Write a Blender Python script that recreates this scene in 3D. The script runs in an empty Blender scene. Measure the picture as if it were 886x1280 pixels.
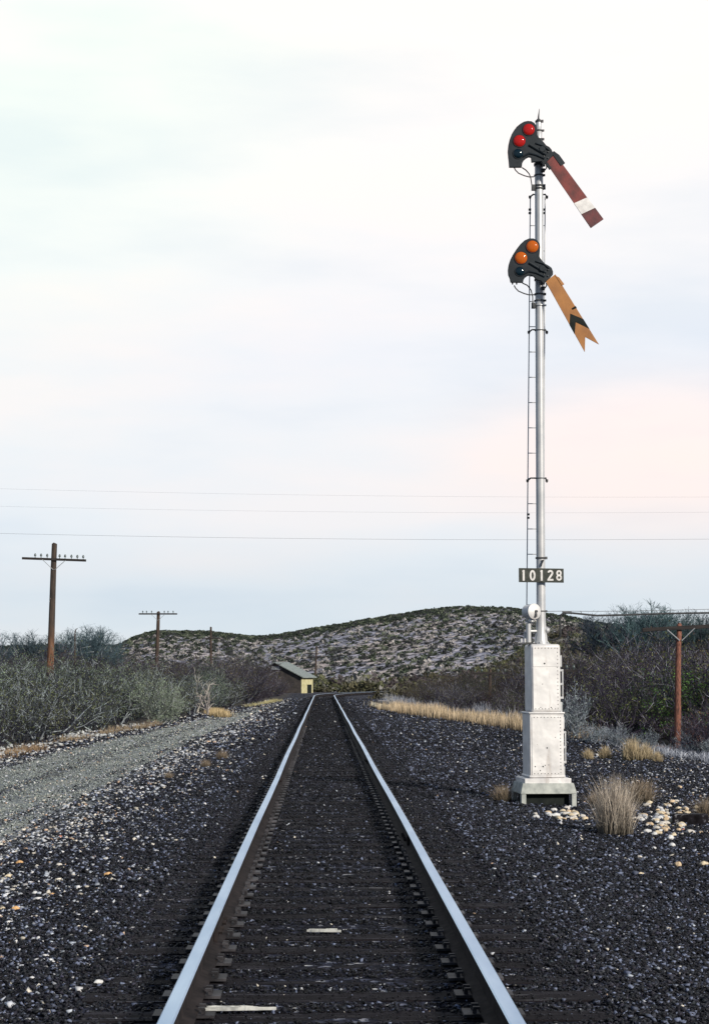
import bpy, bmesh, math, random
import numpy as np
from mathutils import Vector, Matrix, Euler
from mathutils import noise as mnoise
R = math.radians
C = bpy.context.scene.collection
scn = bpy.context.scene
rnd = random.Random(7)
rng = np.random.default_rng(11)

# ------------------------------------------------------------------ camera
F = 2200.0                     # focal length in photo pixels (frame 886 x 1280)
CAMZ = 1.65
CX = -0.08
pitch = math.atan(205 / F); yaw = math.atan(39 * math.cos(pitch) / F)
cd = bpy.data.cameras.new('camera'); cam = bpy.data.objects.new('camera', cd); C.objects.link(cam)
cam.location = (CX, 0, CAMZ); cam.rotation_euler = (R(90) + pitch, 0, -yaw)
cd.sensor_fit = 'VERTICAL'; cd.sensor_height = 36; cd.lens = 36 * F / 1280
cd.clip_start = 0.1; cd.clip_end = 12000
scn.camera = cam
RM = Euler((R(90) + pitch, 0, -yaw)).to_matrix()

# ------------------------------------------------------------------ world, sun, exposure
SUN_EL, SUN_AZ = R(24), R(142)      # azimuth clockwise from +Y : behind the camera, to the right
w = bpy.data.worlds.new('World'); scn.world = w; w.use_nodes = True
nt = w.node_tree; nt.nodes.clear()
def N(t, kind, **k):
    n = t.nodes.new(kind)
    for a, b in k.items(): setattr(n, a, b)
    return n
def ramp(t, pts, interp='LINEAR'):
    n = t.nodes.new('ShaderNodeValToRGB'); cr = n.color_ramp; cr.interpolation = interp
    while len(cr.elements) < len(pts): cr.elements.new(0.5)
    for e, (p, c) in zip(cr.elements, pts):
        e.position = p; e.color = (*c, 1) if len(c) == 3 else c
    return n
L = nt.links.new
sky = N(nt, 'ShaderNodeTexSky', sky_type='NISHITA', sun_disc=False)
sky.sun_elevation = SUN_EL; sky.sun_rotation = SUN_AZ; sky.air_density = 1.0; sky.dust_density = 1.5
tc = N(nt, 'ShaderNodeTexCoord')
sep = N(nt, 'ShaderNodeSeparateXYZ'); L(tc.outputs['Generated'], sep.inputs[0])
# cloud deck colour by elevation (z = sin of elevation)
elev = N(nt, 'ShaderNodeMapRange'); elev.inputs['From Min'].default_value = 0.0; elev.inputs['From Max'].default_value = 0.5
L(sep.outputs['Z'], elev.inputs['Value'])
deck = ramp(nt, [(0.0, (7.2, 8.0, 8.5)), (0.09, (7.2, 7.95, 8.6)), (0.17, (8.3, 8.8, 9.3)), (0.26, (8.9, 9.15, 9.5)), (0.36, (9.0, 9.2, 9.7)), (0.46, (9.7, 9.6, 9.75)), (0.70, (10.6, 10.2, 9.9)), (1.0, (8.8, 9.3, 10.2))])
# ramp colours above 1 are allowed
L(elev.outputs[0], deck.inputs[0])
mapn = N(nt, 'ShaderNodeMapping'); mapn.inputs['Scale'].default_value = (2.2, 2.2, 9.0); L(tc.outputs['Generated'], mapn.inputs[0])
cl = N(nt, 'ShaderNodeTexNoise'); cl.inputs['Scale'].default_value = 1.6; cl.inputs['Detail'].default_value = 5; cl.inputs['Roughness'].default_value = 0.5
L(mapn.outputs[0], cl.inputs['Vector'])
clr = ramp(nt, [(0.34, (0.88, 0.925, 0.965)), (0.5, (1.0, 1.0, 1.0)), (0.64, (1.09, 1.02, 0.985))])
L(cl.outputs['Fac'], clr.inputs[0])
mul = N(nt, 'ShaderNodeMix', data_type='RGBA', blend_type='MULTIPLY'); mul.inputs[0].default_value = 1
L(deck.outputs[0], mul.inputs[6]); L(clr.outputs[0], mul.inputs[7])
# warm glow low on the right, cool green high on the left
warm = N(nt, 'ShaderNodeVectorMath', operation='DISTANCE'); warm.inputs[1].default_value = (0.105, 0.97, 0.178)
wm = N(nt, 'ShaderNodeMapping'); wm.inputs['Scale'].default_value = (0.55, 1, 1.5)
L(tc.outputs['Generated'], wm.inputs[0]); L(wm.outputs[0], warm.inputs[0])
wr = ramp(nt, [(0.0, (1.18, 1.01, 0.93)), (0.035, (1.15, 1.005, 0.94)), (0.10, (1, 1, 1))], 'EASE'); L(warm.outputs['Value'], wr.inputs[0])
mul2 = N(nt, 'ShaderNodeMix', data_type='RGBA', blend_type='MULTIPLY'); mul2.inputs[0].default_value = 1
L(mul.outputs[2], mul2.inputs[6]); L(wr.outputs[0], mul2.inputs[7])
cool = N(nt, 'ShaderNodeVectorMath', operation='DISTANCE'); cool.inputs[1].default_value = (-0.22, 0.90, 0.36); L(tc.outputs['Generated'], cool.inputs[0])
cr_ = ramp(nt, [(0.0, (0.94, 1.05, 0.99)), (0.10, (0.96, 1.035, 0.99)), (0.30, (1, 1, 1))], 'EASE'); L(cool.outputs['Value'], cr_.inputs[0])
mul3 = N(nt, 'ShaderNodeMix', data_type='RGBA', blend_type='MULTIPLY'); mul3.inputs[0].default_value = 1
L(mul2.outputs[2], mul3.inputs[6]); L(cr_.outputs[0], mul3.inputs[7])
# the deck thins overhead and lets the clear sky through
thin = N(nt, 'ShaderNodeMapRange'); thin.inputs['From Min'].default_value = 0.42; thin.inputs['From Max'].default_value = 0.9
thin.inputs['To Min'].default_value = 0.0; thin.inputs['To Max'].default_value = 0.75; L(sep.outputs['Z'], thin.inputs['Value'])
mx = N(nt, 'ShaderNodeMix', data_type='RGBA'); L(thin.outputs[0], mx.inputs[0]); L(mul3.outputs[2], mx.inputs[6]); L(sky.outputs[0], mx.inputs[7])
# unseen sky behind and left dimmed and blued to shade the case's left face
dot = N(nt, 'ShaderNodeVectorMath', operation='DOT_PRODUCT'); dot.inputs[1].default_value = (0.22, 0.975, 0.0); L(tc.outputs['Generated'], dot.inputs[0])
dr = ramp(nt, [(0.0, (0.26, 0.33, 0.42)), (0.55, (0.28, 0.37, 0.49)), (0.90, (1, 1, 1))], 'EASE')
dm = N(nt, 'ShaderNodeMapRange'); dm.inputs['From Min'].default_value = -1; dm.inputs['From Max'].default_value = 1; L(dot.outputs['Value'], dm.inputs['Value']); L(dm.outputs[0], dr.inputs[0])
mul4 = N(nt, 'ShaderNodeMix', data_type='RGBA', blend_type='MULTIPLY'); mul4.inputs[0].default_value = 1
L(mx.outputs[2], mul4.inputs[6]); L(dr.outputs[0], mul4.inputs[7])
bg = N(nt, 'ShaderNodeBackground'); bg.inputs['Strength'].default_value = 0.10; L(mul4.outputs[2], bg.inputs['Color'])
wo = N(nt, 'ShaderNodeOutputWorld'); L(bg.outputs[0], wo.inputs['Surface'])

sd = bpy.data.lights.new('sun', 'SUN'); sd.energy = 4.5; sd.angle = R(5); sd.color = (1.0, 0.92, 0.81)
sun = bpy.data.objects.new('sun', sd); C.objects.link(sun); sun.location = (20, -20, 30)
sdir = Vector((math.sin(SUN_AZ) * math.cos(SUN_EL), math.cos(SUN_AZ) * math.cos(SUN_EL), math.sin(SUN_EL)))
sun.rotation_euler = sdir.to_track_quat('Z', 'Y').to_euler()
vs = scn.view_settings; vs.view_transform = 'Standard'; vs.look = 'None'; vs.exposure = 0.0; vs.gamma = 1; vs.use_curve_mapping = False
scn.render.engine = 'CYCLES'

# ------------------------------------------------------------------ helpers
def at(px, py, Y):
    """point of the vertical plane at distance Y seen at a photo pixel"""
    d = RM @ Vector(((px - 443) / F, -(py - 640) / F, -1))
    t = Y / d.y
    return Vector((CX + d.x * t, Y, CAMZ + d.z * t))

def material(name, build):
    m = bpy.data.materials.new(name); m.use_nodes = True
    t = m.node_tree; b = t.nodes['Principled BSDF']; build(t, b); return m
def coords(t, scale=(1, 1, 1), kind='Object'):
    c = N(t, 'ShaderNodeTexCoord'); m = N(t, 'ShaderNodeMapping'); m.inputs['Scale'].default_value = scale
    t.links.new(c.outputs[kind], m.inputs[0]); return m.outputs[0]
def noise(t, vec, scale, detail=4, rough=0.55):
    n = N(t, 'ShaderNodeTexNoise'); n.inputs['Scale'].default_value = scale; n.inputs['Detail'].default_value = detail
    n.inputs['Roughness'].default_value = rough; t.links.new(vec, n.inputs['Vector']); return n.outputs['Fac']
def mixc(t, fac, a, b, blend='MIX'):
    m = N(t, 'ShaderNodeMix', data_type='RGBA', blend_type=blend)
    for i, v in ((0, fac), (6, a), (7, b)):
        if hasattr(v, 'is_linked'): t.links.new(v, m.inputs[i])
        elif i == 0: m.inputs[0].default_value = v
        else: m.inputs[i].default_value = (*v, 1)
    return m.outputs[2]
def bump(t, b, h, strength=0.4, dist=0.01):
    n = N(t, 'ShaderNodeBump'); n.inputs['Strength'].default_value = strength; n.inputs['Distance'].default_value = dist
    t.links.new(h, n.inputs['Height']); t.links.new(n.outputs[0], b.inputs['Normal'])
def simple(name, c1, c2, scale=6, rough=0.6, metal=0.0, stretch=(1, 1, 1), bs=0.25, bd=0.004, lo=0.35, hi=0.65, spec=0.5):
    def f(t, b):
        v = coords(t, stretch); n = noise(t, v, scale)
        r = ramp(t, [(lo, c1), (hi, c2)]); t.links.new(n, r.inputs[0]); t.links.new(r.outputs[0], b.inputs['Base Color'])
        b.inputs['Roughness'].default_value = rough; b.inputs['Metallic'].default_value = metal
        b.inputs['Specular IOR Level'].default_value = spec
        if bs: bump(t, b, noise(t, v, scale * 6), bs, bd)
    return material(name, f)

class MB:
    def __init__(s): s.v = []; s.f = []; s.n = 0
    def add(s, vs, fs):
        vs = [tuple(v) for v in vs]; s.f += [tuple(i + s.n for i in f) for f in fs]; s.v += vs; s.n += len(vs); return s
    def box(s, c, sz, rot=0.0, taper=1.0, M=None):
        hx, hy, hz = sz[0] / 2, sz[1] / 2, sz[2] / 2; vs = []
        m = M or Matrix.Rotation(rot, 3, 'Z')
        for z, k in ((-hz, 1.0), (hz, taper)):
            for x, y in ((-hx, -hy), (hx, -hy), (hx, hy), (-hx, hy)):
                vs.append(Vector(c) + m @ Vector((x * k, y * k, z)))
        return s.add(vs, [(3, 2, 1, 0), (4, 5, 6, 7), (0, 1, 5, 4), (1, 2, 6, 5), (2, 3, 7, 6), (3, 0, 4, 7)])
    def tube(s, pts, r, n=8, caps=True):
        pts = [Vector(p) for p in pts]; rs = r if isinstance(r, (list, tuple)) else [r] * len(pts); vs = []; up = None
        for i, p in enumerate(pts):
            d = (pts[min(i + 1, len(pts) - 1)] - pts[max(i - 1, 0)]).normalized()
            if up is None:
                up = Vector((0, 0, 1)) if abs(d.z) < 0.9 else Vector((0, 1, 0))
            a = d.cross(up).normalized(); b = a.cross(d).normalized(); up = b
            for k in range(n):
                th = 2 * math.pi * k / n; vs.append(p + (a * math.cos(th) + b * math.sin(th)) * rs[i])
        fs = [(i * n + k, i * n + (k + 1) % n, (i + 1) * n + (k + 1) % n, (i + 1) * n + k) for i in range(len(pts) - 1) for k in range(n)]
        if caps: fs += [tuple(reversed(range(n))), tuple(range((len(pts) - 1) * n, len(pts) * n))]
        return s.add(vs, fs)
    def cyl(s, a, b, r, n=16, r2=None): return s.tube([a, b], [r, r if r2 is None else r2], n)
    def prism(s, poly, y0, y1):
        """poly: (x,z) points; extruded between y0 and y1"""
        n = len(poly); vs = [(p[0], y0, p[1]) for p in poly] + [(p[0], y1, p[1]) for p in poly]
        fs = [tuple(range(n)), tuple(reversed(range(n, 2 * n)))] + [(i, i + n, (i + 1) % n + n, (i + 1) % n) for i in range(n)]
        return s.add(vs, fs)
    def dome(s, c, r, h, n=24, m=6, diry=-1):
        vs = []; fs = []
        for j in range(m):
            a = (math.pi / 2) * j / m
            for k in range(n):
                t = 2 * math.pi * k / n; vs.append((c[0] + r * math.cos(a) * math.cos(t), c[1] + diry * h * math.sin(a), c[2] + r * math.cos(a) * math.sin(t)))
        vs.append((c[0], c[1] + diry * h, c[2]))
        for j in range(m - 1):
            for k in range(n): fs.append((j * n + k, j * n + (k + 1) % n, (j + 1) * n + (k + 1) % n, (j + 1) * n + k))
        for k in range(n): fs.append(((m - 1) * n + k, (m - 1) * n + (k + 1) % n, m * n))
        fs.append(tuple(reversed(range(n))))
        return s.add(vs, fs)

def wloc(o):
    v = Vector((0, 0, 0))
    while o is not None: v = v + o.location; o = o.parent
    return v
def build(name, mb, mat, parent=None, loc=None, bevel=0.0, smooth=True, ang=38):
    """vertices are world positions; origin is the parent's origin, or loc for a top-level mesh"""
    me = bpy.data.meshes.new(name)
    off = wloc(parent) if parent else Vector(loc or (0, 0, 0))
    me.from_pydata([(v[0] - off.x, v[1] - off.y, v[2] - off.z) for v in mb.v], [], mb.f)
    bm = bmesh.new(); bm.from_mesh(me); bmesh.ops.recalc_face_normals(bm, faces=bm.faces); bm.to_mesh(me); bm.free()
    for m_ in (mat if isinstance(mat, (list, tuple)) else [mat]): me.materials.append(m_)
    if smooth:
        me.polygons.foreach_set('use_smooth', [True] * len(me.polygons)); me.set_sharp_from_angle(angle=R(ang))
    o = bpy.data.objects.new(name, me); C.objects.link(o)
    if parent: o.parent = parent
    elif loc: o.location = loc
    if bevel:
        b = o.modifiers.new('bevel', 'BEVEL'); b.width = bevel; b.segments = 2; b.limit_method = 'ANGLE'; b.angle_limit = R(35)
    return o
def npmesh(name, V, Fq, mat, col=None, smooth=False):
    """V (n,3); Fq (m,k) index array; col (n,3)"""
    me = bpy.data.meshes.new(name); k = Fq.shape[1]
    me.vertices.add(len(V)); me.vertices.foreach_set('co', np.ascontiguousarray(V, dtype=np.float32).ravel())
    me.loops.add(Fq.size); me.loops.foreach_set('vertex_index', np.ascontiguousarray(Fq, dtype=np.int32).ravel())
    me.polygons.add(len(Fq)); me.polygons.foreach_set('loop_start', np.arange(0, Fq.size, k, dtype=np.int32))
    me.update(calc_edges=True)
    if smooth: me.polygons.foreach_set('use_smooth', [True] * len(Fq))
    if col is not None:
        a = me.color_attributes.new('Col', 'FLOAT_COLOR', 'POINT')
        a.data.foreach_set('color', np.concatenate([col, np.ones((len(col), 1))], 1).astype(np.float32).ravel())
    me.materials.append(mat); return me
def link(name, me, parent=None, loc=(0, 0, 0), rz=0, sc=1.0):
    o = bpy.data.objects.new(name, me); C.objects.link(o); o.parent = parent; o.location = loc; o.rotation_euler = (0, 0, rz)
    o.scale = (sc, sc, sc) if not isinstance(sc, tuple) else sc; return o
def empty(name, loc):
    o = bpy.data.objects.new(name, None); C.objects.link(o); o.location = loc; o.empty_display_size = 0.2; return o
def tag(o, label=None, cat=None, group=None, kind=None):
    if label: o['label'] = label
    if cat: o['category'] = cat
    if group: o['group'] = group
    if kind: o['kind'] = kind
    return o
def copy_tree(o, parent=None):
    c = o.copy(); C.objects.link(c); c.parent = parent
    for ch in list(o.children): copy_tree(ch, c)
    return c

# ------------------------------------------------------------------ terrain
Y0, RC = 134.0, 118.0
def track_d(x, y):
    x = np.asarray(x, float); y = np.asarray(y, float)
    arc = np.abs(np.hypot(x - RC, y - Y0) - RC)
    return np.where(y <= Y0, np.abs(x), np.where(x < RC, arc, 60.0))
def track_pt(s):
    if s <= Y0: return (0.0, s, 0.0)
    a = (s - Y0) / RC; return (RC * (1 - math.cos(a)), Y0 + RC * math.sin(a), a)
RC_C = [-1500, -400, 0, 60, 120, 150, 172, 195, 260, 320, 345, 400, 470, 530, 575, 640, 690, 740, 800, 886, 1300, 2400]
RC_Y = [818, 812, 809, 807, 808, 806, 795, 788.5, 790, 797, 795, 786, 774, 765, 761, 763, 771, 782, 789, 790, 800, 812]
RR = 470.0
def fbm(x, y, seed=0):
    r = 0; a = 1
    for i in range(4):
        k = 0.9 * 1.9 ** i; p = seed * 1.7 + i * 2.3
        r = r + a * (np.sin(x * k + p + 1.3 * np.sin(y * k * 0.8 + p * 2)) * np.cos(y * k * 0.9 - p + 1.1 * np.sin(x * k * 0.7)))
        a *= 0.5
    return r / 1.9
def ground(x, y):
    x = np.asarray(x, float); y = np.asarray(y, float)
    d = track_d(x, y)
    z = np.interp(d, [0, 1.45, 3.0, 4.5, 8, 12], [-0.014, -0.02, -0.16, -0.22, -0.26, -0.28])
    z = z - 0.18 * np.clip((x - 7.5) / 3, 0, 1) * np.clip((y - 20) / 20, 0, 1) * np.clip((110 - y) / 30, 0, 1)
    z = z + 0.03 * np.clip((d - 2.2) / 2, 0, 1) * fbm(x * 0.9, y * 0.9)
    yy = np.maximum(y, 5.0)
    c = 404 + F * (x - CX) / yy
    ry = np.interp(c, RC_C, RC_Y)
    H = CAMZ + (845 - ry) / F * RR + 0.25
    rs = np.interp(c, [-400, 150, 400, 600, 720, 900, 1400], [300, 290, 250, 200, 130, 110, 110])
    s = np.clip((y - rs) / (RR - rs), 0, 1)
    prof = 0.35 * s + 0.65 * s * s * (3 - 2 * s)
    back = np.clip((y - RR) / 500, 0, 1); back = 1 - 0.9 * back * back * (3 - 2 * back)
    hill = H * prof * np.where(y > RR, back, 1.0)
    hill = hill + 0.55 * fbm(x * 0.035, y * 0.03, 3) * np.clip(s * 3, 0, 1)
    return z + np.where(y > rs, hill, 0)
def gz(x, y): return float(ground(x, y))

def ground_shader(t, b, road=False):
    geo = N(t, 'ShaderNodeNewGeometry'); pos = geo.outputs['Position']
    at_ = N(t, 'ShaderNodeAttribute', attribute_name='Col')
    sp = N(t, 'ShaderNodeSeparateColor'); t.links.new(at_.outputs['Color'], sp.inputs[0])   # R dirt, G hill, B litter
    n1 = noise(t, pos, 1.3, 6, 0.65); n2 = noise(t, pos, 14, 5, 0.7); n3 = noise(t, pos, 0.35, 3)
    vor = N(t, 'ShaderNodeTexVoronoi'); vor.inputs['Scale'].default_value = 24; t.links.new(pos, vor.inputs['Vector'])
    hs = N(t, 'ShaderNodeSeparateColor'); t.links.new(vor.outputs['Color'], hs.inputs[0])
    bal = ramp(t, [(0.0, (0.005, 0.005, 0.008)), (0.6, (0.013, 0.014, 0.024)), (0.86, (0.035, 0.04, 0.065)), (0.95, (0.13, 0.14, 0.19)), (1.0, (0.45, 0.45, 0.45))])
    t.links.new(hs.outputs[0], bal.inputs[0])
    dirt = ramp(t, [(0.3, (0.15, 0.168, 0.18)), (0.5, (0.27, 0.292, 0.29)), (0.7, (0.40, 0.40, 0.34))]); t.links.new(n1, dirt.inputs[0])
    dirt2 = mixc(t, 0.55, dirt.outputs[0], (0.5, 0.5, 0.5), 'OVERLAY')
    sg = ramp(t, [(0.35, (0.55, 0.55, 0.58)), (0.65, (1.25, 1.25, 1.2))]); t.links.new(n2, sg.inputs[0])
    dirt3 = mixc(t, 1.0, dirt2, sg.outputs[0], 'MULTIPLY')
    # weight of dirt broken up by noise
    ms_ = N(t, 'ShaderNodeMapping'); ms_.inputs['Scale'].default_value = (3.2, 0.14, 1); t.links.new(pos, ms_.inputs[0]); n4 = noise(t, ms_.outputs[0], 1.0, 4, 0.6)
    ad = N(t, 'ShaderNodeMath', operation='ADD'); t.links.new(sp.outputs[0], ad.inputs[0])
    sb = N(t, 'ShaderNodeMath', operation='MULTIPLY_ADD'); t.links.new(n2, sb.inputs[0]); sb.inputs[1].default_value = 1.5; sb.inputs[2].default_value = -0.75
    sb2 = N(t, 'ShaderNodeMath', operation='MULTIPLY_ADD'); t.links.new(n4, sb2.inputs[0]); sb2.inputs[1].default_value = 1.6; t.links.new(sb.outputs[0], sb2.inputs[2])
    sb3 = N(t, 'ShaderNodeMath', operation='SUBTRACT'); t.links.new(sb2.outputs[0], sb3.inputs[0]); sb3.inputs[1].default_value = 0.80
    t.links.new(sb3.outputs[0], ad.inputs[1])
    sh = N(t, 'ShaderNodeMapRange'); sh.inputs['From Min'].default_value = 0.35; sh.inputs['From Max'].default_value = 0.65; t.links.new(ad.outputs[0], sh.inputs['Value'])
    c = mixc(t, sh.outputs[0], bal.outputs[0], dirt3)
    lit = ramp(t, [(0.3, (0.035, 0.032, 0.03)), (0.7, (0.11, 0.10, 0.09))]); t.links.new(n2, lit.inputs[0])
    c = mixc(t, sp.outputs[2], c, lit.outputs[0])
    hn = noise(t, pos, 0.05, 5, 0.6)
    hill = ramp(t, [(0.32, (0.26, 0.27, 0.33)), (0.5, (0.42, 0.42, 0.50)), (0.62, (0.60, 0.52, 0.48)), (0.75, (0.46, 0.45, 0.52))]); t.links.new(hn, hill.inputs[0])
    hr = ramp(t, [(0.38, (0.35, 0.38, 0.40)), (0.5, (0.95, 0.95, 0.95)), (0.65, (1.4, 1.35, 1.35))]); t.links.new(noise(t, pos, 0.5, 8, 0.85), hr.inputs[0])
    hill2 = mixc(t, 1.0, hill.outputs[0], hr.outputs[0], 'MULTIPLY')
    vh = N(t, 'ShaderNodeTexVoronoi'); vh.inputs['Scale'].default_value = 0.75; t.links.new(pos, vh.inputs['Vector']); vs2 = N(t, 'ShaderNodeSeparateColor'); t.links.new(vh.outputs['Color'], vs2.inputs[0])
    hv = ramp(t, [(0.0, (0.12, 0.13, 0.13)), (0.30, (0.45, 0.46, 0.46)), (0.36, (1, 1, 1)), (0.85, (1.1, 1.08, 1.05)), (1.0, (1.7, 1.6, 1.5))]); t.links.new(vs2.outputs[0], hv.inputs[0])
    hill2 = mixc(t, 1.0, hill2, hv.outputs[0], 'MULTIPLY')
    c = mixc(t, sp.outputs[1], c, hill2)
    t.links.new(c, b.inputs['Base Color']); b.inputs['Roughness'].default_value = 0.85
    b.inputs['Specular IOR Level'].default_value = 0.08
    bump(t, b, vor.outputs['Distance'], 0.9, 0.02)
m_ground = material('ground', ground_shader)

def road_edges(y):
    r = np.interp(y, [0, 37, 60, 85, 110], [-3.45, -3.5, -3.45, -3.2, -2.7])
    l = np.interp(y, [0, 37, 48, 62, 85, 107], [-7.2, -6.9, -6.7, -6.0, -4.9, -3.7])
    return l, r
def veg_left(y): return np.interp(y, [0, 30, 37, 48, 62, 85, 107, 127, 163, 400], [-9.5, -8.4, -8.0, -7.9, -7.3, -6.0, -4.9, -4.2, -3.2, -6])
def veg_right(y): return np.interp(y, [0, 30, 36, 42, 50, 62, 76, 89, 120, 160, 200], [11, 9.6, 9.2, 8.8, 8.0, 7.2, 5.9, 3.9, 4.6, 6.5, 12])
def weights(x, y):
    l, r = road_edges(y); mid = (l + r) / 2
    e = np.minimum(x - l, r - x) + 0.35 * fbm(x * 1.5, y * 0.8, 4)
    dirt = np.clip(0.5 + e / 1.7, 0, 0.95) * np.clip((125 - y) / 20, 0, 1)
    rut = np.exp(-((x - (mid - 0.1 + 0.2 * fbm(y * 0.15, y * 0.1, 2))) / 0.45) ** 2) * 0.48 + np.exp(-((x - (mid - 1.45)) / 0.16) ** 2) * 0.35 + np.exp(-((x - (mid + 1.15)) / 0.15) ** 2) * 0.3
    dirt = dirt - rut
    hill = np.clip((y - 190) / 60, 0, 1) * np.clip((track_d(x, y) - 4) / 3, 0, 1)
    lit = np.maximum(np.clip((veg_left(y) - x + 0.2) / 0.8, 0, 1), np.clip((x - veg_right(y) + 0.3) / 0.8, 0, 1))
    lit = np.clip(lit * (y > -100), 0, 1)
    return np.stack([dirt, hill, lit], -1)
xs = list(np.arange(0, 12.01, 0.3)); stp = 0.32
while xs[-1] < 3200: stp *= 1.035; xs.append(xs[-1] + stp)
xs = np.array([-v for v in xs[:0:-1]] + xs)
ys = list(np.arange(-14, 60, 0.5)); stp = 0.5
while ys[-1] < 5000: stp *= 1.018; ys.append(ys[-1] + stp)
ys = np.array(ys)
XX, YY = np.meshgrid(xs, ys)
ZZ = ground(XX, YY)
nx, ny = len(xs), len(ys)
idx = (np.arange(ny - 1)[:, None] * nx + np.arange(nx - 1)[None]).ravel()
Fq = np.stack([idx, idx + 1, idx + nx + 1, idx + nx], 1)
me = npmesh('ground', np.stack([XX, YY, ZZ], -1).reshape(-1, 3), Fq, m_ground, weights(XX, YY).reshape(-1, 3), True)
tag(link('ground', me), kind='structure')
# dirt road beside the line
ry_ = np.arange(-10, 116, 0.5); rt = np.linspace(0, 1, 15)
l, r = road_edges(ry_)
RX = l[:, None] - 0.3 + (r - l + 0.6)[:, None] * rt[None]; RY = np.repeat(ry_[:, None], 15, 1)
gi = (np.arange(len(ry_) - 1)[:, None] * 15 + np.arange(14)[None]).ravel()
me = npmesh('dirt_road', np.stack([RX, RY, ground(RX, RY) + 0.014], -1).reshape(-1, 3), np.stack([gi, gi + 1, gi + 16, gi + 15], 1), m_ground, weights(RX, RY).reshape(-1, 3), True)
tag(link('dirt_road', me), kind='structure')

# ------------------------------------------------------------------ crushed stone
def vcol(name, rough=0.6, spec=0.5, var=0.0):
    def f(t, b):
        a = N(t, 'ShaderNodeAttribute', attribute_name='Col'); c = a.outputs['Color']
        if var:
            oi = N(t, 'ShaderNodeObjectInfo'); mr = N(t, 'ShaderNodeMapRange')
            mr.inputs['To Min'].default_value = 1 - var; mr.inputs['To Max'].default_value = 1 + var
            t.links.new(oi.outputs['Random'], mr.inputs['Value'])
            hs = N(t, 'ShaderNodeHueSaturation'); t.links.new(c, hs.inputs['Color']); t.links.new(mr.outputs[0], hs.inputs['Value'])
            wn = N(t, 'ShaderNodeTexWhiteNoise', noise_dimensions='1D'); t.links.new(oi.outputs['Random'], wn.inputs['W'])
            m2 = N(t, 'ShaderNodeMapRange'); m2.inputs['To Min'].default_value = 0.46; m2.inputs['To Max'].default_value = 0.54
            t.links.new(wn.outputs['Value'], m2.inputs['Value']); t.links.new(m2.outputs[0], hs.inputs['Hue'])
            c = hs.outputs[0]
        t.links.new(c, b.inputs['Base Color']); b.inputs['Roughness'].default_value = rough; b.inputs['Specular IOR Level'].default_value = spec
    return material(name, f)
m_stone = vcol('crushed_stone', 0.55, 0.16)
OCT_V = np.array([[1, 0, 0], [-1, 0, 0], [0, 1, 0], [0, -1, 0], [0, 0, 1], [0, 0, -1]], float)
OCT_F = np.array([[0, 2, 4], [2, 1, 4], [1, 3, 4], [3, 0, 4], [2, 0, 5], [1, 2, 5], [3, 1, 5], [0, 3, 5]])
def stones(name, P, size, col, flat=0.7):
    n = len(P)
    V = OCT_V[None] + rng.normal(0, 0.30, (n, 6, 3))
    V = V * rng.uniform(0.65, 1.15, (n, 1, 3)) * size[:, None, None] / 2
    q = rng.normal(size=(n, 4)); q /= np.linalg.norm(q, axis=1)[:, None]
    a, b_, c_, d_ = q.T
    Rm = np.stack([np.stack([1 - 2 * (c_**2 + d_**2), 2 * (b_ * c_ - a * d_), 2 * (b_ * d_ + a * c_)], -1),
                   np.stack([2 * (b_ * c_ + a * d_), 1 - 2 * (b_**2 + d_**2), 2 * (c_ * d_ - a * b_)], -1),
                   np.stack([2 * (b_ * d_ - a * c_), 2 * (c_ * d_ + a * b_), 1 - 2 * (b_**2 + c_**2)], -1)], 1)
    V = np.einsum('nij,nkj->nki', Rm, V); V[:, :, 2] *= flat
    V += P[:, None, :]
    Fo = (OCT_F[None] + 6 * np.arange(n)[:, None, None]).reshape(-1, 3)
    return npmesh(name, V.reshape(-1, 3), Fo, m_stone, np.repeat(col, 6, 0))
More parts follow.
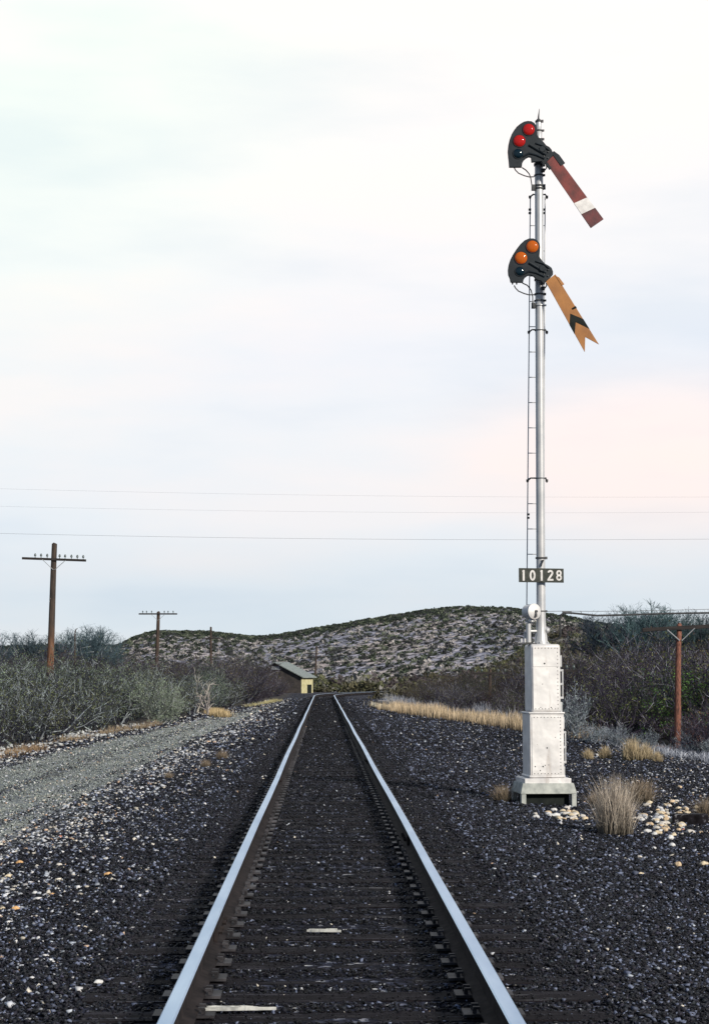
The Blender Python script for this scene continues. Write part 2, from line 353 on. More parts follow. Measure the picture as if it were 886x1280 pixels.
def scatter(y0, y1, dens, smin, smax):
    n = int((y1 - y0) * 26 * dens)
    x = rng.uniform(-11, 15, n); y = rng.uniform(y0, y1, n)
    keep = (x > -0.215 * y - 1.2) & (x < 0.235 * y + 1.2) & (x > veg_left(y) - 0.5) & (x < veg_right(y) + 0.6)
    keep &= ~((np.abs(np.abs(x) - 0.755) < 0.085))
    l, r = road_edges(y); road = (x > l + 0.1) & (x < r - 0.25)
    keep &= ~road | (rng.random(n) < 0.55)
    x = x[keep]; y = y[keep]; road = road[keep]
    # few stones lie on the tie tops
    ph = ((y - 0.2) % 0.52) / 0.52; ontie = (np.abs(ph - 0.5) < 0.24) & (np.abs(x) < 1.08 + 0.25 * fbm(x * 0.1, y * 2.0, 8))
    k2 = ~ontie | (rng.random(len(x)) < 0.30); x = x[k2]; y = y[k2]; road = road[k2]; ontie = ontie[k2]
    n = len(x); size = rng.uniform(smin, smax, n) * rng.choice([0.75, 1, 1.25], n)
    size = np.where(road, size * 0.6, size)
    size = np.where(np.abs(x) < 1.3, size * 0.78, size)
    size = np.where(ontie, size * 0.62, size)
    z = ground(x, y) + size * 0.12 + np.where(ontie, 0.010, 0) + np.where(road, 0.016, 0) + rng.uniform(-0.006, 0.012, n) * (size / 0.04)
    v = np.exp(rng.normal(-4.25, 0.65, n)); tint = np.array([0.86, 0.92, 1.27])[None] + rng.normal(0, 0.05, (n, 3))
    v = v * np.where(np.abs(x) < 1.0, 0.6, 1.0)      # oil-blackened stone between the rails
    col = v[:, None] * tint
    u = rng.random(n)
    # pale pebbles lie thick along the road margin, thin elsewhere
    pm = np.interp(x, [-8, -5.5, -3.9, -3.2, -2.6, -1.8, -1.3, 1.4, 3, 6, 9], [0.12, 0.10, 0.16, 0.20, 0.09, 0.03, 0.006, 0.005, 0.015, 0.05, 0.08])
    pm = pm * np.interp(fbm(x * 1.3, y * 1.1, 5), [-0.6, 0.6], [0.4, 1.7])
    pale = u < pm
    pc = np.array([[0.50, 0.52, 0.56], [0.62, 0.58, 0.50], [0.42, 0.46, 0.52], [0.66, 0.66, 0.66], [0.50, 0.36, 0.26]])[rng.choice(5, n, p=[0.3, 0.2, 0.25, 0.2, 0.05])]
    col = np.where(pale[:, None], pc * rng.uniform(0.5, 1.2, (n, 1)), col)
    size = np.where(pale & (x < -1.3), size * 1.3, size)
    mid = (~pale) & (rng.random(n) < np.where(np.abs(x) < 1.4, 0.03, 0.12)); col = np.where(mid[:, None], np.array([[0.12, 0.14, 0.205]]) * rng.uniform(0.6, 1.6, (n, 1)), col)
    dw = weights(x, y)[:, 0] + 0.25 * fbm(x * 4, y * 0.6, 7); rc = road & ~pale & (rng.random(n) < np.clip((dw - 0.25) * 2.2, 0.05, 0.8)); col = np.where(rc[:, None], np.array([[0.24, 0.27, 0.25]]) * rng.uniform(0.4, 1.6, (n, 1)), col)
    return np.stack([x, y, z], 1), size, np.clip(col, 0.003, 0.9)
parts = [scatter(6.5, 14, 2300, 0.017, 0.034), scatter(14, 24, 1250, 0.022, 0.042), scatter(24, 42, 430, 0.032, 0.055), scatter(42, 75, 130, 0.05, 0.085), scatter(75, 135, 45, 0.07, 0.11)]
me = stones('track_ballast', np.concatenate([p[0] for p in parts]), np.concatenate([p[1] for p in parts]), np.concatenate([p[2] for p in parts]))
tag(link('track_ballast', me), 'crushed dark blue black ballast gravel covering the trackbed and both shoulders', 'gravel', kind='stuff')

# ------------------------------------------------------------------ railway track
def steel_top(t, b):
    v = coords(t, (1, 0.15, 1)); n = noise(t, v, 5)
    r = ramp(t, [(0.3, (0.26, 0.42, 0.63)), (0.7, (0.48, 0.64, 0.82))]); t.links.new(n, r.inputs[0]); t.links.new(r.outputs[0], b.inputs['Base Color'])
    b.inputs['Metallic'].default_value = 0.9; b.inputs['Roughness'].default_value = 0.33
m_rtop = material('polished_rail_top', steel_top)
m_rside = simple('rusty_rail_side', (0.014, 0.012, 0.013), (0.034, 0.028, 0.028), 9, 0.85, spec=0.1)
m_plate = simple('tie_plate_steel', (0.016, 0.015, 0.018), (0.10, 0.095, 0.105), 7, 0.6, lo=0.45, hi=0.75, spec=0.3)
def tie_sh(t, b):
    geo = N(t, 'ShaderNodeNewGeometry'); mp = N(t, 'ShaderNodeMapping'); mp.inputs['Scale'].default_value = (0.9, 48, 6)
    t.links.new(geo.outputs['Position'], mp.inputs[0]); n = noise(t, mp.outputs[0], 1.6, 6, 0.6)
    mp2 = N(t, 'ShaderNodeMapping'); mp2.inputs['Scale'].default_value = (1.3, 9, 1); t.links.new(geo.outputs['Position'], mp2.inputs[0])
    n2 = noise(t, mp2.outputs[0], 1.1, 2)
    base = ramp(t, [(0.35, (0.006, 0.005, 0.006)), (0.6, (0.020, 0.018, 0.022)), (0.68, (0.12, 0.12, 0.145))]); t.links.new(n, base.inputs[0])
    sp = N(t, 'ShaderNodeMath', operation='MULTIPLY'); t.links.new(n, sp.inputs[0]); t.links.new(n2, sp.inputs[1])
    pr = ramp(t, [(0.385, (0, 0, 0)), (0.43, (1, 1, 1))]); t.links.new(sp.outputs[0], pr.inputs[0])
    c = mixc(t, pr.outputs[0], base.outputs[0], (0.30, 0.30, 0.31)); t.links.new(c, b.inputs['Base Color'])
    b.inputs['Roughness'].default_value = 0.8; b.inputs['Specular IOR Level'].default_value = 0.06; bump(t, b, n, 0.6, 0.01)
m_tie = material('creosoted_wood', tie_sh)
track = empty('railway_track', (0, 8, -0.025))
tag(track, 'single railway track with shining rails running away down the centre and curving right', 'railway track')
prof = [(-0.069, 0.012), (0.069, 0.012), (0.069, 0.022), (0.012, 0.04), (0.009, 0.125), (0.034, 0.137), (0.037, 0.165), (0.030, 0.172), (-0.030, 0.172), (-0.037, 0.165), (-0.034, 0.137), (-0.009, 0.125), (-0.012, 0.04), (-0.069, 0.022)]
def rail(side):
    ss = [-6, 0] + list(np.arange(6, Y0, 4)) + list(np.arange(Y0, Y0 + 110, 2)); mb = MB(); vs = []; fs = []; n = len(prof); mi = []
    for s in ss:
        x, y, a = track_pt(s)
        wob = 0.006 * math.sin(s * 0.35 + side) * (1 if s > 12 else 0)
        ox, oy = math.cos(a), -math.sin(a)
        for px, pz in prof:
            o = side * 0.755 + px + wob; vs.append((x + ox * o, y + oy * o, pz))
    for i in range(len(ss) - 1):
        for k in range(n): fs.append((i * n + k, i * n + (k + 1) % n, (i + 1) * n + (k + 1) % n, (i + 1) * n + k)); mi.append(1 if k in (6, 7, 8) else 0)
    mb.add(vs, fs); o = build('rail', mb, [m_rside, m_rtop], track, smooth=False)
    for p, k in zip(o.data.polygons, mi): p.material_index = k
    # joint bars with bolts on both sides of the web
    for sj in ((11.3, 26.8) if side < 0 else (17.4, 33.0)):
        jb = MB()
        for s_ in (-1, 1):
            jb.box((side * 0.755 + s_ * 0.024, sj, 0.082), (0.022, 0.75, 0.085))
            for q in (-0.27, -0.13, 0.13, 0.27): jb.cyl((side * 0.755 + s_ * 0.033, sj + q, 0.085), (side * 0.755 + s_ * 0.06, sj + q, 0.085), 0.016, 6)
        build('joint_bar', jb, m_rside, o)
    return o
rail_l = rail(-1); rail_r = rail(1)
tr = random.Random(4); far = MB(); k = 0; s = 5.7
while s < Y0 + 60:
    s += 0.52; x, y, a = track_pt(s); j = tr.uniform(-0.06, 0.06); aa = -a + tr.uniform(-0.012, 0.012); ln = tr.uniform(2.52, 2.68)
    zt = -0.004 - tr.uniform(0, 0.012)
    if k < 100:
        mb = MB(); hx, hy = ln / 2, 0.115
        # slightly irregular worn slab
        vs = []; n = 9
        for zz in (zt - 0.15, zt):
            for yy in (-hy, hy):
                for q in range(n): vs.append((j - hx + ln * q / (n - 1), y + yy + tr.uniform(-0.008, 0.008), zz + (tr.uniform(-0.008, 0.003) if zz == zt else 0)))
        fs = []
        for q in range(n - 1):
            fs += [(q, q + n, q + n + 1, q + 1), (2 * n + q, 2 * n + q + 1, 3 * n + q + 1, 3 * n + q), (q, q + 1, 2 * n + q + 1, 2 * n + q), (n + q, 3 * n + q, 3 * n + q + 1, n + q + 1)]
        fs += [(0, 2 * n, 3 * n, n), (n - 1, 2 * n - 1, 4 * n - 1, 3 * n - 1)]
        mb.add(vs, fs); o = build('tie', mb, m_tie, track, smooth=False)
        for sd_ in (-1, 1):
            pb = MB(); cxp = sd_ * 0.755
            pb.box((cxp, y, 0.004), (0.30, 0.17, 0.014))
            for q in (-0.095, 0.095):
                for u in (-0.045, 0.05):
                    pb.box((cxp + q, y + u, 0.020), (0.02, 0.02, 0.03)); pb.box((cxp + q * 0.9, y + u, 0.036), (0.034, 0.028, 0.012))
            build('tie_plate', pb, m_plate, o, smooth=False)
    else:
        far.box((x, y, zt - 0.07), (ln, 0.23, 0.14), aa)
    k += 1
fo = build('tie', far, m_tie, track, smooth=False); tag(fo, kind='stuff')
# pale splinters broken from the ties
sp_mb = [((300, 1249), 0.36, 0.042), ((405, 1156), 0.22, 0.018)]
m_splint = simple('weathered_splinter', (0.30, 0.31, 0.30), (0.62, 0.63, 0.60), 20, 0.8, stretch=(1, 6, 1))
sl = ['long bleached wood splinter on the dark ties nearest the camera between the rails', 'short bleached wood splinter in the middle of the track']
for (pp, ln, wd), lb in zip(sp_mb, sl):
    Yg = F * (CAMZ - 0.02) / (pp[1] - 845); p = at(pp[0], pp[1], Yg); mb = MB()
    z = max(gz(p.x, Yg), -0.005) + 0.03
    for w_ in range(5):
        n = 8; vs = []; l2 = ln * (1.0 if w_ == 0 else tr.uniform(0.2, 0.6)); xo = tr.uniform(-0.7, 0.5) * (ln - l2); yo = tr.uniform(-0.5, 0.5) * wd * 0.8; an = tr.uniform(-0.05, 0.05); h2 = wd * tr.uniform(0.25, 0.5)
        for q in range(n):
            u = q / (n - 1); h = h2 * (math.sin(math.pi * u ** 0.7) ** 1.7 + 0.02) * tr.uniform(0.6, 1.2); xx = p.x + xo - l2 / 2 + l2 * u; y_ = Yg + yo + (u - 0.5) * l2 * an * 3
            vs += [(xx, y_ - h / 2, z - 0.015), (xx, y_ + h / 2, z - 0.015), (xx, y_ + h / 2, z + h * 0.25), (xx, y_ - h / 2, z + h * 0.2 + w_ * 0.0015)]
        fs = [(0, 1, 2, 3), tuple(4 * (n - 1) + i for i in (3, 2, 1, 0))]
        for q in range(n - 1):
            for i in range(4): fs.append((4 * q + i, 4 * q + (i + 1) % 4, 4 * q + 4 + (i + 1) % 4, 4 * q + 4 + i))
        mb.add(vs, fs)
    tag(build('wood_splinter', mb, m_splint, None, (p.x, Yg, z - 0.02), smooth=False), lb, 'wood splinter')

# ------------------------------------------------------------------ semaphore signal
YS = 25.0
def alu(name, a, b2):
    def f(t, b):
        v = coords(t); n = noise(t, v, 3.5, 6); r = ramp(t, [(0.3, a), (0.65, b2)]); t.links.new(n, r.inputs[0])
        sp = noise(t, v, 22, 3); rr = ramp(t, [(0.70, (0, 0, 0)), (0.76, (1, 1, 1))]); t.links.new(sp, rr.inputs[0])
        c = mixc(t, rr.outputs[0], r.outputs[0], (0.30, 0.25, 0.21))
        vs_ = coords(t, (9, 9, 1.1)); st = ramp(t, [(0.58, (0, 0, 0)), (0.80, (0.7, 0.7, 0.7))]); t.links.new(noise(t, vs_, 1.3, 5), st.inputs[0])
        c = mixc(t, st.outputs[0], c, (0.36, 0.30, 0.26)); t.links.new(c, b.inputs['Base Color'])
        b.inputs['Roughness'].default_value = 0.5; b.inputs['Metallic'].default_value = 0.15; bump(t, b, noise(t, v, 4, 2), 0.6, 0.022)
    return material(name, f)
m_alu = alu('aluminium_paint', (0.60, 0.59, 0.585), (0.80, 0.785, 0.765))
m_mast = simple('mast_aluminium_paint', (0.46, 0.47, 0.48), (0.58, 0.58, 0.58), 4, 0.38, 0.25, bs=0.1)
m_dark = simple('black_enamel', (0.005, 0.009, 0.013), (0.012, 0.019, 0.026), 8, 0.5, spec=0.3)
m_rivet = simple('rivet_heads', (0.16, 0.16, 0.16), (0.34, 0.33, 0.32), 30, 0.5)
m_iron = simple('dark_iron', (0.03, 0.033, 0.036), (0.08, 0.082, 0.085), 20, 0.6)
m_conc = simple('weathered_concrete', (0.28, 0.30, 0.285), (0.50, 0.52, 0.48), 7, 0.9, bs=0.5)
m_red = simple('faded_red_paint', (0.09, 0.012, 0.010), (0.20, 0.026, 0.020), 7, 0.55, stretch=(1, 1, 1))
m_redend = simple('dark_red_paint', (0.05, 0.007, 0.009), (0.13, 0.016, 0.018), 9, 0.5)
m_white = simple('white_paint', (0.62, 0.60, 0.58), (0.82, 0.80, 0.77), 14, 0.6)
m_yel = simple('ochre_yellow_paint', (0.27, 0.105, 0.022), (0.40, 0.165, 0.035), 4, 0.55)
m_blk = simple('black_paint_and_shade', (0.006, 0.009, 0.009), (0.016, 0.02, 0.018), 9, 0.7, spec=0.15)  # also stands for the shade in the void under the foundation slab
m_plateb = simple('number_plate_black', (0.018, 0.022, 0.016), (0.045, 0.05, 0.04), 18, 0.5)
def lens_mat(name, col, tr_=0.6):
    def f(t, b):
        tl = N(t, 'ShaderNodeBsdfTranslucent'); tl.inputs['Color'].default_value = (*col, 1)
        b.inputs['Base Color'].default_value = (*col, 1); b.inputs['Roughness'].default_value = 0.08; b.inputs['Coat Weight'].default_value = 0.6
        mx_ = N(t, 'ShaderNodeMixShader'); mx_.inputs[0].default_value = tr_; t.links.new(b.outputs[0], mx_.inputs[1]); t.links.new(tl.outputs[0], mx_.inputs[2])
        t.links.new(mx_.outputs[0], t.nodes['Material Output'].inputs['Surface'])
    return material(name, f)
m_lr = lens_mat('red_glass', (0.80, 0.035, 0.03)); m_lo = lens_mat('amber_glass', (0.90, 0.26, 0.03)); m_lg = lens_mat('dark_green_glass', (0.003, 0.018, 0.03), 0.3)

foot = at(679, 1004, YS)
sig = empty('semaphore_signal', (foot.x, YS, foot.z))
tag(sig, 'tall silver two arm semaphore signal mast on a riveted equipment case right of the track', 'semaphore signal')
def S(px, py, dy=0.0): return at(px, py, YS + dy)
def sz(px): return px * YS / F
ROT = R(5)
def rotp(c, dx, dy): return (c[0] + dx * math.cos(ROT) - dy * math.sin(ROT), c[1] + dx * math.sin(ROT) + dy * math.cos(ROT))
ctr = (S(676.5, 900).x + 0.02, YS + 0.02)
def zrow(py): return S(676, py).z
# concrete foundation: slab on legs
z0, z1, z2, z3 = foot.z - 0.12, zrow(990.5), zrow(981), zrow(976)
mb = MB()
mb.box((ctr[0], ctr[1], (z1 + z2) / 2 + 0.02), (0.80, 0.72, z2 - z1 + 0.04), ROT, taper=0.90)
for dx in (-0.355, 0.355):
    for dy in (-0.31, 0.31):
        c = rotp(ctr, dx, dy); mb.box((c[0], c[1], (z0 + z1) / 2 - 0.002), (0.068, 0.10, z1 - z0), ROT)
fnd = build('foundation', mb, m_conc, sig, bevel=0.008)
cb = MB(); cb.box((ctr[0], ctr[1] + 0.02, (z0 + z1) / 2 - 0.003), (0.62, 0.5, z1 - z0 - 0.005), ROT); build('void_shade', cb, m_blk, fnd)  # black box painting in the shade of the open void under the slab
def rivets(mb, z_list, dxs, fy):
    for z in z_list:
        for dx in dxs:
            c = rotp(ctr, dx, fy); n = rotp((0, 0), 0, -1)
            mb.tube([(c[0], c[1], z), (c[0] + n[0] * 0.006, c[1] + n[1] * 0.006, z)], [0.0085, 0.006], 6)
# flange and two-stage case
zb, zm, zt = zrow(972), zrow(891), zrow(806.5)
mb = MB(); mb.box((ctr[0], ctr[1], (z3 - 0.02 + zb) / 2), (0.66, 0.62, zb - z3 + 0.03), ROT); build('base_flange', mb, m_alu, sig, bevel=0.008)
W1, D1, W2, D2 = 0.485, 0.52, 0.425, 0.47
mb = MB(); mb.box((ctr[0], ctr[1], (zb + zm) / 2 + 0.004), (W1, D1, zm - zb), ROT)
mb.box((ctr[0], ctr[1], zm + 0.002), (W1 + 0.035, D1 + 0.035, 0.028), ROT)
mb.box((ctr[0], ctr[1], zb + 0.03), (W1 + 0.03, D1 + 0.03, 0.03), ROT)
lc = build('lower_case', mb, m_alu, sig, bevel=0.012)
mb = MB(); mb.box((ctr[0], ctr[1], (zm + zt) / 2 + 0.012), (W2, D2, zt - zm), ROT)
uc = build('upper_case', mb, m_alu, sig, bevel=0.035)
mb = MB(); c = rotp(ctr, 0.0, -D2 / 2 - 0.003)
sx = zrow(834)
for (za, zc) in ((zm + 0.045, sx - 0.004), (sx + 0.004, zt - 0.03)):
    mb.box((c[0], c[1], (za + zc) / 2), (W2 - 0.055, 0.008, zc - za), ROT)
pu = build('front_plate', mb, m_alu, uc, bevel=0.003)
mb = MB(); rivets(mb, np.linspace(zm + 0.07, zt - 0.05, 17), (W2 / 2 - 0.045,), -D2 / 2 - 0.007); rivets(mb, (zt - 0.045, zm + 0.062), np.linspace(-0.15, 0.13, 7), -D2 / 2 - 0.007)
build('rivets', mb, m_rivet, uc)
mb = MB(); c = rotp(ctr, 0.0, -D1 / 2 - 0.003); mb.box((c[0], c[1], (zb + zm) / 2), (W1 - 0.055, 0.008, zm - zb - 0.10), ROT); build('front_plate', mb, m_alu, lc, bevel=0.003)
mb = MB(); rivets(mb, np.linspace(zb + 0.08, zm - 0.06, 17), (W1 / 2 - 0.05, ), -D1 / 2 - 0.007); rivets(mb, (zm - 0.058, zb + 0.07), np.linspace(-0.18, 0.16, 8), -D1 / 2 - 0.007)
build('rivets', mb, m_rivet, lc)
mb = MB()
for dx, py_, rr in ((-0.05, 855, .006), (0.07, 884, .008), (-0.08, 884, .006), (-0.02, 829.5, .012)):
    c = rotp(ctr, dx, -D2 / 2 - 0.0085); z = zrow(py_); mb.tube([(c[0], c[1], z), (c[0], c[1] - 0.002, z)], rr, 8)
build('paint_chips', mb, m_iron, uc)
mb = MB()
for dx, py_, rr in ((0.0, 934, .011), (-0.17, 957, .009), (-0.06, 957, .011), (-0.03, 955.5, .007), (0.02, 955, .006), (-0.1, 962, .008), (0.12, 921, .005)):
    c = rotp(ctr, dx, -D1 / 2 - 0.0085); z = zrow(py_); mb.tube([(c[0], c[1], z), (c[0], c[1] - 0.002, z)], rr, 8)
build('paint_chips', mb, m_iron, lc)
# door hinges and hasp rods on the right flank
for pc_, W, a, b_ in ((uc, W2, 838, 872), (lc, W1, 915, 952)):
    mb = MB(); za, zc = zrow(b_), zrow(a)
    for dy in (-0.19,):
        p0 = rotp(ctr, W / 2 + 0.035, dy); mb.cyl((p0[0], p0[1], za), (p0[0], p0[1], zc), 0.011, 10)
        for z in (za, (za + zc) / 2, zc): q = rotp(ctr, W / 2 + 0.015, dy); mb.box((q[0], q[1], z), (0.06, 0.03, 0.03), ROT)
        for z in (za - 0.14, zc + 0.13): q = rotp(ctr, W / 2 + 0.008, dy); mb.box((q[0], q[1], z), (0.03, 0.04, 0.16), ROT)
    build('hinge_rod', mb, m_mast, pc_, bevel=0.003)
# mast: flared foot, shaft, bands, finial
mx0 = S(675.8, 780); top = S(672.8, 150)
def mcx(z): u = (z - mx0.z) / (top.z - mx0.z); return mx0.x + (top.x - mx0.x) * u
mb = MB(); pts = []; rs = []
for py_, wpx in ((807, 21), (803, 18), (800, 16), (788, 12.8), (776, 11.6), (700, 11.2), (400, 11.0), (232, 10.8), (205, 10.6), (178, 9.2), (165, 9.2), (164, 7.4), (153, 7.2)):
    z = zrow(py_); pts.append((mcx(z), YS, z)); rs.append(sz(wpx) / 2)
mb.tube(pts, rs, 28)
mast = build('mast', mb, m_mast, sig, ang=50)
mb = MB(); z = zrow(806); mb.cyl((mcx(z), YS, z - 0.012), (mcx(z), YS, z + 0.016), 0.135, 24)
for q in range(6): a_ = q * math.pi / 3 + 0.3; mb.cyl((mcx(z) + 0.115 * math.cos(a_), YS + 0.115 * math.sin(a_), z + 0.016), (mcx(z) + 0.115 * math.cos(a_), YS + 0.115 * math.sin(a_), z + 0.04), 0.013, 6)
build('mast_flange', mb, m_mast, mast, bevel=0.002)
for py_, wpx, hpx, mt in ((152, 9, 2.0, m_iron), (163.7, 11, 1.4, m_iron), (174.5, 11, 1.6, m_iron), (206, 13.0, 3.0, m_iron), (219.5, 12.8, 1.6, m_iron), (232.5, 13.4, 2.0, m_iron), (236, 13.6, 1.6, m_iron),
                     (350, 13.2, 2.2, m_iron), (368, 13.6, 1.8, m_iron), (376, 14.0, 1.4, m_iron), (382, 14, 1.2, m_mast), (413, 13.0, 1.0, m_iron), (598, 12.6, 0.9, m_iron), (697.6, 13.4, 2.0, m_iron), (764, 12.6, 1.4, m_iron)):
    z = zrow(py_); mb = MB(); mb.cyl((mcx(z), YS, z - sz(hpx) / 2), (mcx(z), YS, z + sz(hpx) / 2), sz(wpx) / 2, 24)
    mb.box((mcx(z) + sz(wpx) / 2, YS - 0.02, z), (0.03, 0.03, sz(hpx) * 1.6)); build('clamp_band', mb, mt, mast)
mb = MB(); za, zc = zrow(151), zrow(136); mb.tube([(mcx(za) - 0.004, YS, za), (mcx(za) + 0.0, YS, za + 0.07), (mcx(za) + 0.012, YS, zc)], [0.017, 0.011, 0.003], 10)
mb.dome((mcx(za), YS + 0.04, za), 0.04, 0.08, 16, 5); build('finial', mb, m_iron, mast)

# semaphore arms
YF = -0.26
def arm(outline, oy, blade, bands, lens_px, lm, name_lbl):
    sp_ = empty('semaphore_arm', (0, 0, 0)); sp_.parent = sig
    tag(sp_, name_lbl)
    po = [S(600 + x / 4.922, oy + y / 4.922, YF) for x, y in outline]
    # round the casting outline
    pts = [(p.x, p.z) for p in po]
    mb = MB(); mb.prism(pts, YS + YF, YS + YF + 0.045); spec = build('spectacle', mb, m_dark, sp_, bevel=0.006)
    for (x, y, r_), m_ in zip(lens_px, lm):
        c = S(600 + x / 4.922, oy + y / 4.922, YF); rr = sz(r_ / 4.922); mb = MB()
        mb.dome((c.x, YS + YF - 0.004, c.z), rr, rr * 0.42, 28, 6); build('lens', mb, m_, sp_, ang=60)
        mb = MB(); n = 28; ring = [(c.x + rr * 1.04 * math.cos(2 * math.pi * k / n), YS + YF - 0.004, c.z + rr * 1.04 * math.sin(2 * math.pi * k / n)) for k in range(n + 1)]
        mb.tube(ring, 0.007, 6, False); build('lens_ring', mb, m_dark, sp_)
    dzz = 0 if oy == 120 else -62
    for ps, tk in (([(300, 300), (350, 330), (405, 362)], 0.020), ([(262, 372), (300, 352), (345, 362), (395, 385)], 0.016), ([(340, 290), (385, 305), (425, 335)], 0.014)):
        mb = MB(); mb.tube([S(600 + x / 4.922, oy + (y + dzz) / 4.922, YF - 0.004) for x, y in ps], tk, 8); build('casting_rib', mb, m_dark, sp_)
    mb = MB()
    for x, y in ((392, 330), (418, 345), (392, 372), (416, 382)): p = S(600 + x / 4.922, oy + (y + dzz) / 4.922, YF); mb.cyl(p, p + Vector((0, -0.018, 0)), 0.010, 6)
    build('bolts', mb, m_iron, sp_)
    A, B, Cc, D = [S(600 + x / 4.922, oy + y / 4.922, YF) for x, y in blade]   # near-left, near-right, far-right, far-left
    def P(u, v, dy=0.0):
        a_ = A.lerp(D, u); b_ = B.lerp(Cc, u); p = a_.lerp(b_, v); return (p.x, p.z)
    for nm, poly, m_, th in bands:
        mb = MB(); mb.prism([P(u, v) for u, v in poly], YS + YF + 0.012 - th, YS + YF + 0.026 + th); build(nm, mb, m_, sp_, bevel=0.0015, smooth=False)
    return sp_, P
out1 = [(178, 438), (175, 400), (172, 375), (169, 340), (173, 300), (181, 265), (192, 236), (206, 212), (224, 188), (246, 170), (268, 157), (292, 152), (314, 154), (332, 164), (344, 180), (350, 205), (351, 238), (360, 256), (385, 277), (406, 303), (424, 312), (438, 328), (448, 352), (446, 368), (412, 402), (398, 420), (388, 432), (376, 402), (345, 404), (315, 407), (312, 377), (298, 374), (282, 382), (268, 394), (258, 412), (255, 438)]
arm1, P1 = arm(out1, 120, [(398, 398), (458, 352), (757, 757), (681, 810)],
    [('blade', [(0, 0), (0, 1), (1, 1), (1, 0)], m_red, 0.0),
     ('white_band', [(0.632, -0.01), (0.668, 1.01), (0.828, 1.01), (0.795, -0.01)], m_white, 0.003),
     ('blade_tip', [(0.795, -0.015), (0.828, 1.015), (1.0, 1.015), (1.0, -0.015)], m_redend, 0.004),
     ('blade_clamp', [(-0.03, 1.06), (-0.03, 0.80), (0.17, 0.80), (0.17, 1.20), (0.05, 1.22)], m_dark, 0.008),
     ('blade_clamp', [(0.03, -0.10), (0.12, -0.10), (0.12, 0.10), (0.03, 0.10)], m_dark, 0.008)],
    [(298, 207, 37), (240, 277, 38), (232, 355, 31)], [m_lr, m_lr, m_lg], 'upper arm with square ended red blade, white band and two red lenses')
out2 = [(186, 358), (182, 335), (172, 312), (170, 282), (175, 248), (186, 216), (202, 186), (222, 155), (246, 124), (272, 100), (300, 88), (328, 88), (350, 99), (364, 118), (369, 142), (366, 172), (362, 198), (378, 222), (398, 243), (420, 255), (438, 268), (447, 290), (447, 310), (428, 332), (408, 350), (390, 372), (374, 350), (345, 342), (328, 322), (308, 314), (290, 318), (274, 330), (266, 344), (263, 360)]
ch = lambda u: [(u, 0), (u - 0.105, 0.5), (u, 1)]
arm2, P2 = arm(out2, 280, [(402, 352), (462, 308), (730, 740), (643, 787)],
    [('blade', [(0, 0), (0, 1), (1, 1), (0.84, 0.5), (1, 0)], m_yel, 0.0),
     ('black_chevron', [(0.615, -0.01), (0.50, 0.42), (0.64, 1.01), (0.78, 1.01), (0.625, 0.45), (0.745, -0.01)], m_blk, 0.003),
     ('blade_clamp', [(0.01, 0.93), (0.16, 0.95), (0.16, 1.18), (0.06, 1.12)], m_yel, 0.006),
     ('blade_bolt', [(0.455, 0.70), (0.475, 0.70), (0.485, 1.03), (0.455, 1.03)], m_blk, 0.006)],
    [(320, 139, 38), (250, 209, 39), (243, 292, 29)], [m_lo, m_lo, m_lg], 'lower arm with notched yellow blade, black chevron and two amber lenses')
# bearing brackets and casings behind each arm, conduits
for a_, oy, dz in ((arm1, 120, 0), (arm2, 280, -62)):
    def Q(x, y, dy): return S(600 + x / 4.922, oy + (y + dz) / 4.922, dy)
    mb = MB(); p = Q(362, 370, 0); mb.box((p.x, YS - 0.10, p.z), (0.10, 0.26, 0.13)); mb.cyl((p.x + 0.01, YS - 0.29, p.z + 0.02), (p.x + 0.01, YS + 0.05, p.z + 0.02), 0.045, 16)
    p = Q(218, 395, 0); mb.box((p.x, YS - 0.17, p.z + 0.0), (0.14, 0.16, 0.12)); mb.cyl((p.x, YS - 0.1, p.z + 0.05), (p.x, YS + 0.04, p.z + 0.05), 0.075, 18)
    mb.box(((p.x + mcx(p.z)) / 2, YS - 0.02, p.z + 0.09), (abs(mcx(p.z) - p.x), 0.05, 0.05))
    for q in (190, 215): pq = Q(q, 440, 0); mb.cyl((pq.x, YS - 0.17, pq.z + 0.02), (pq.x, YS - 0.17, pq.z - 0.025), 0.012, 8)
    build('lamp_casing', mb, m_dark, a_, bevel=0.006)
    mb = MB()
    for path in ([(208, 440), (216, 456), (235, 475), (270, 490), (300, 498), (330, 497)], [(256, 440), (280, 456), (300, 478), (310, 505), (316, 545), (322, 580)] if dz == 0 else [(258, 425), (290, 440), (312, 470), (322, 510), (322, 545), (326, 575)],
                 [(405, 425), (408, 440), (398, 455), (388, 462)]):
        mb.tube([Q(x, y, -0.08) for x, y in path], 0.009, 6)
    for y in (425, 460): p = Q(384, y, -0.04); mb.box((p.x, YS - 0.06, p.z), (0.05, 0.06, 0.045))
    p = Q(325, 565, -0.02); mb.box((p.x, YS - 0.03, p.z), (0.05, 0.06, 0.08))
    build('conduit', mb, m_iron, a_)
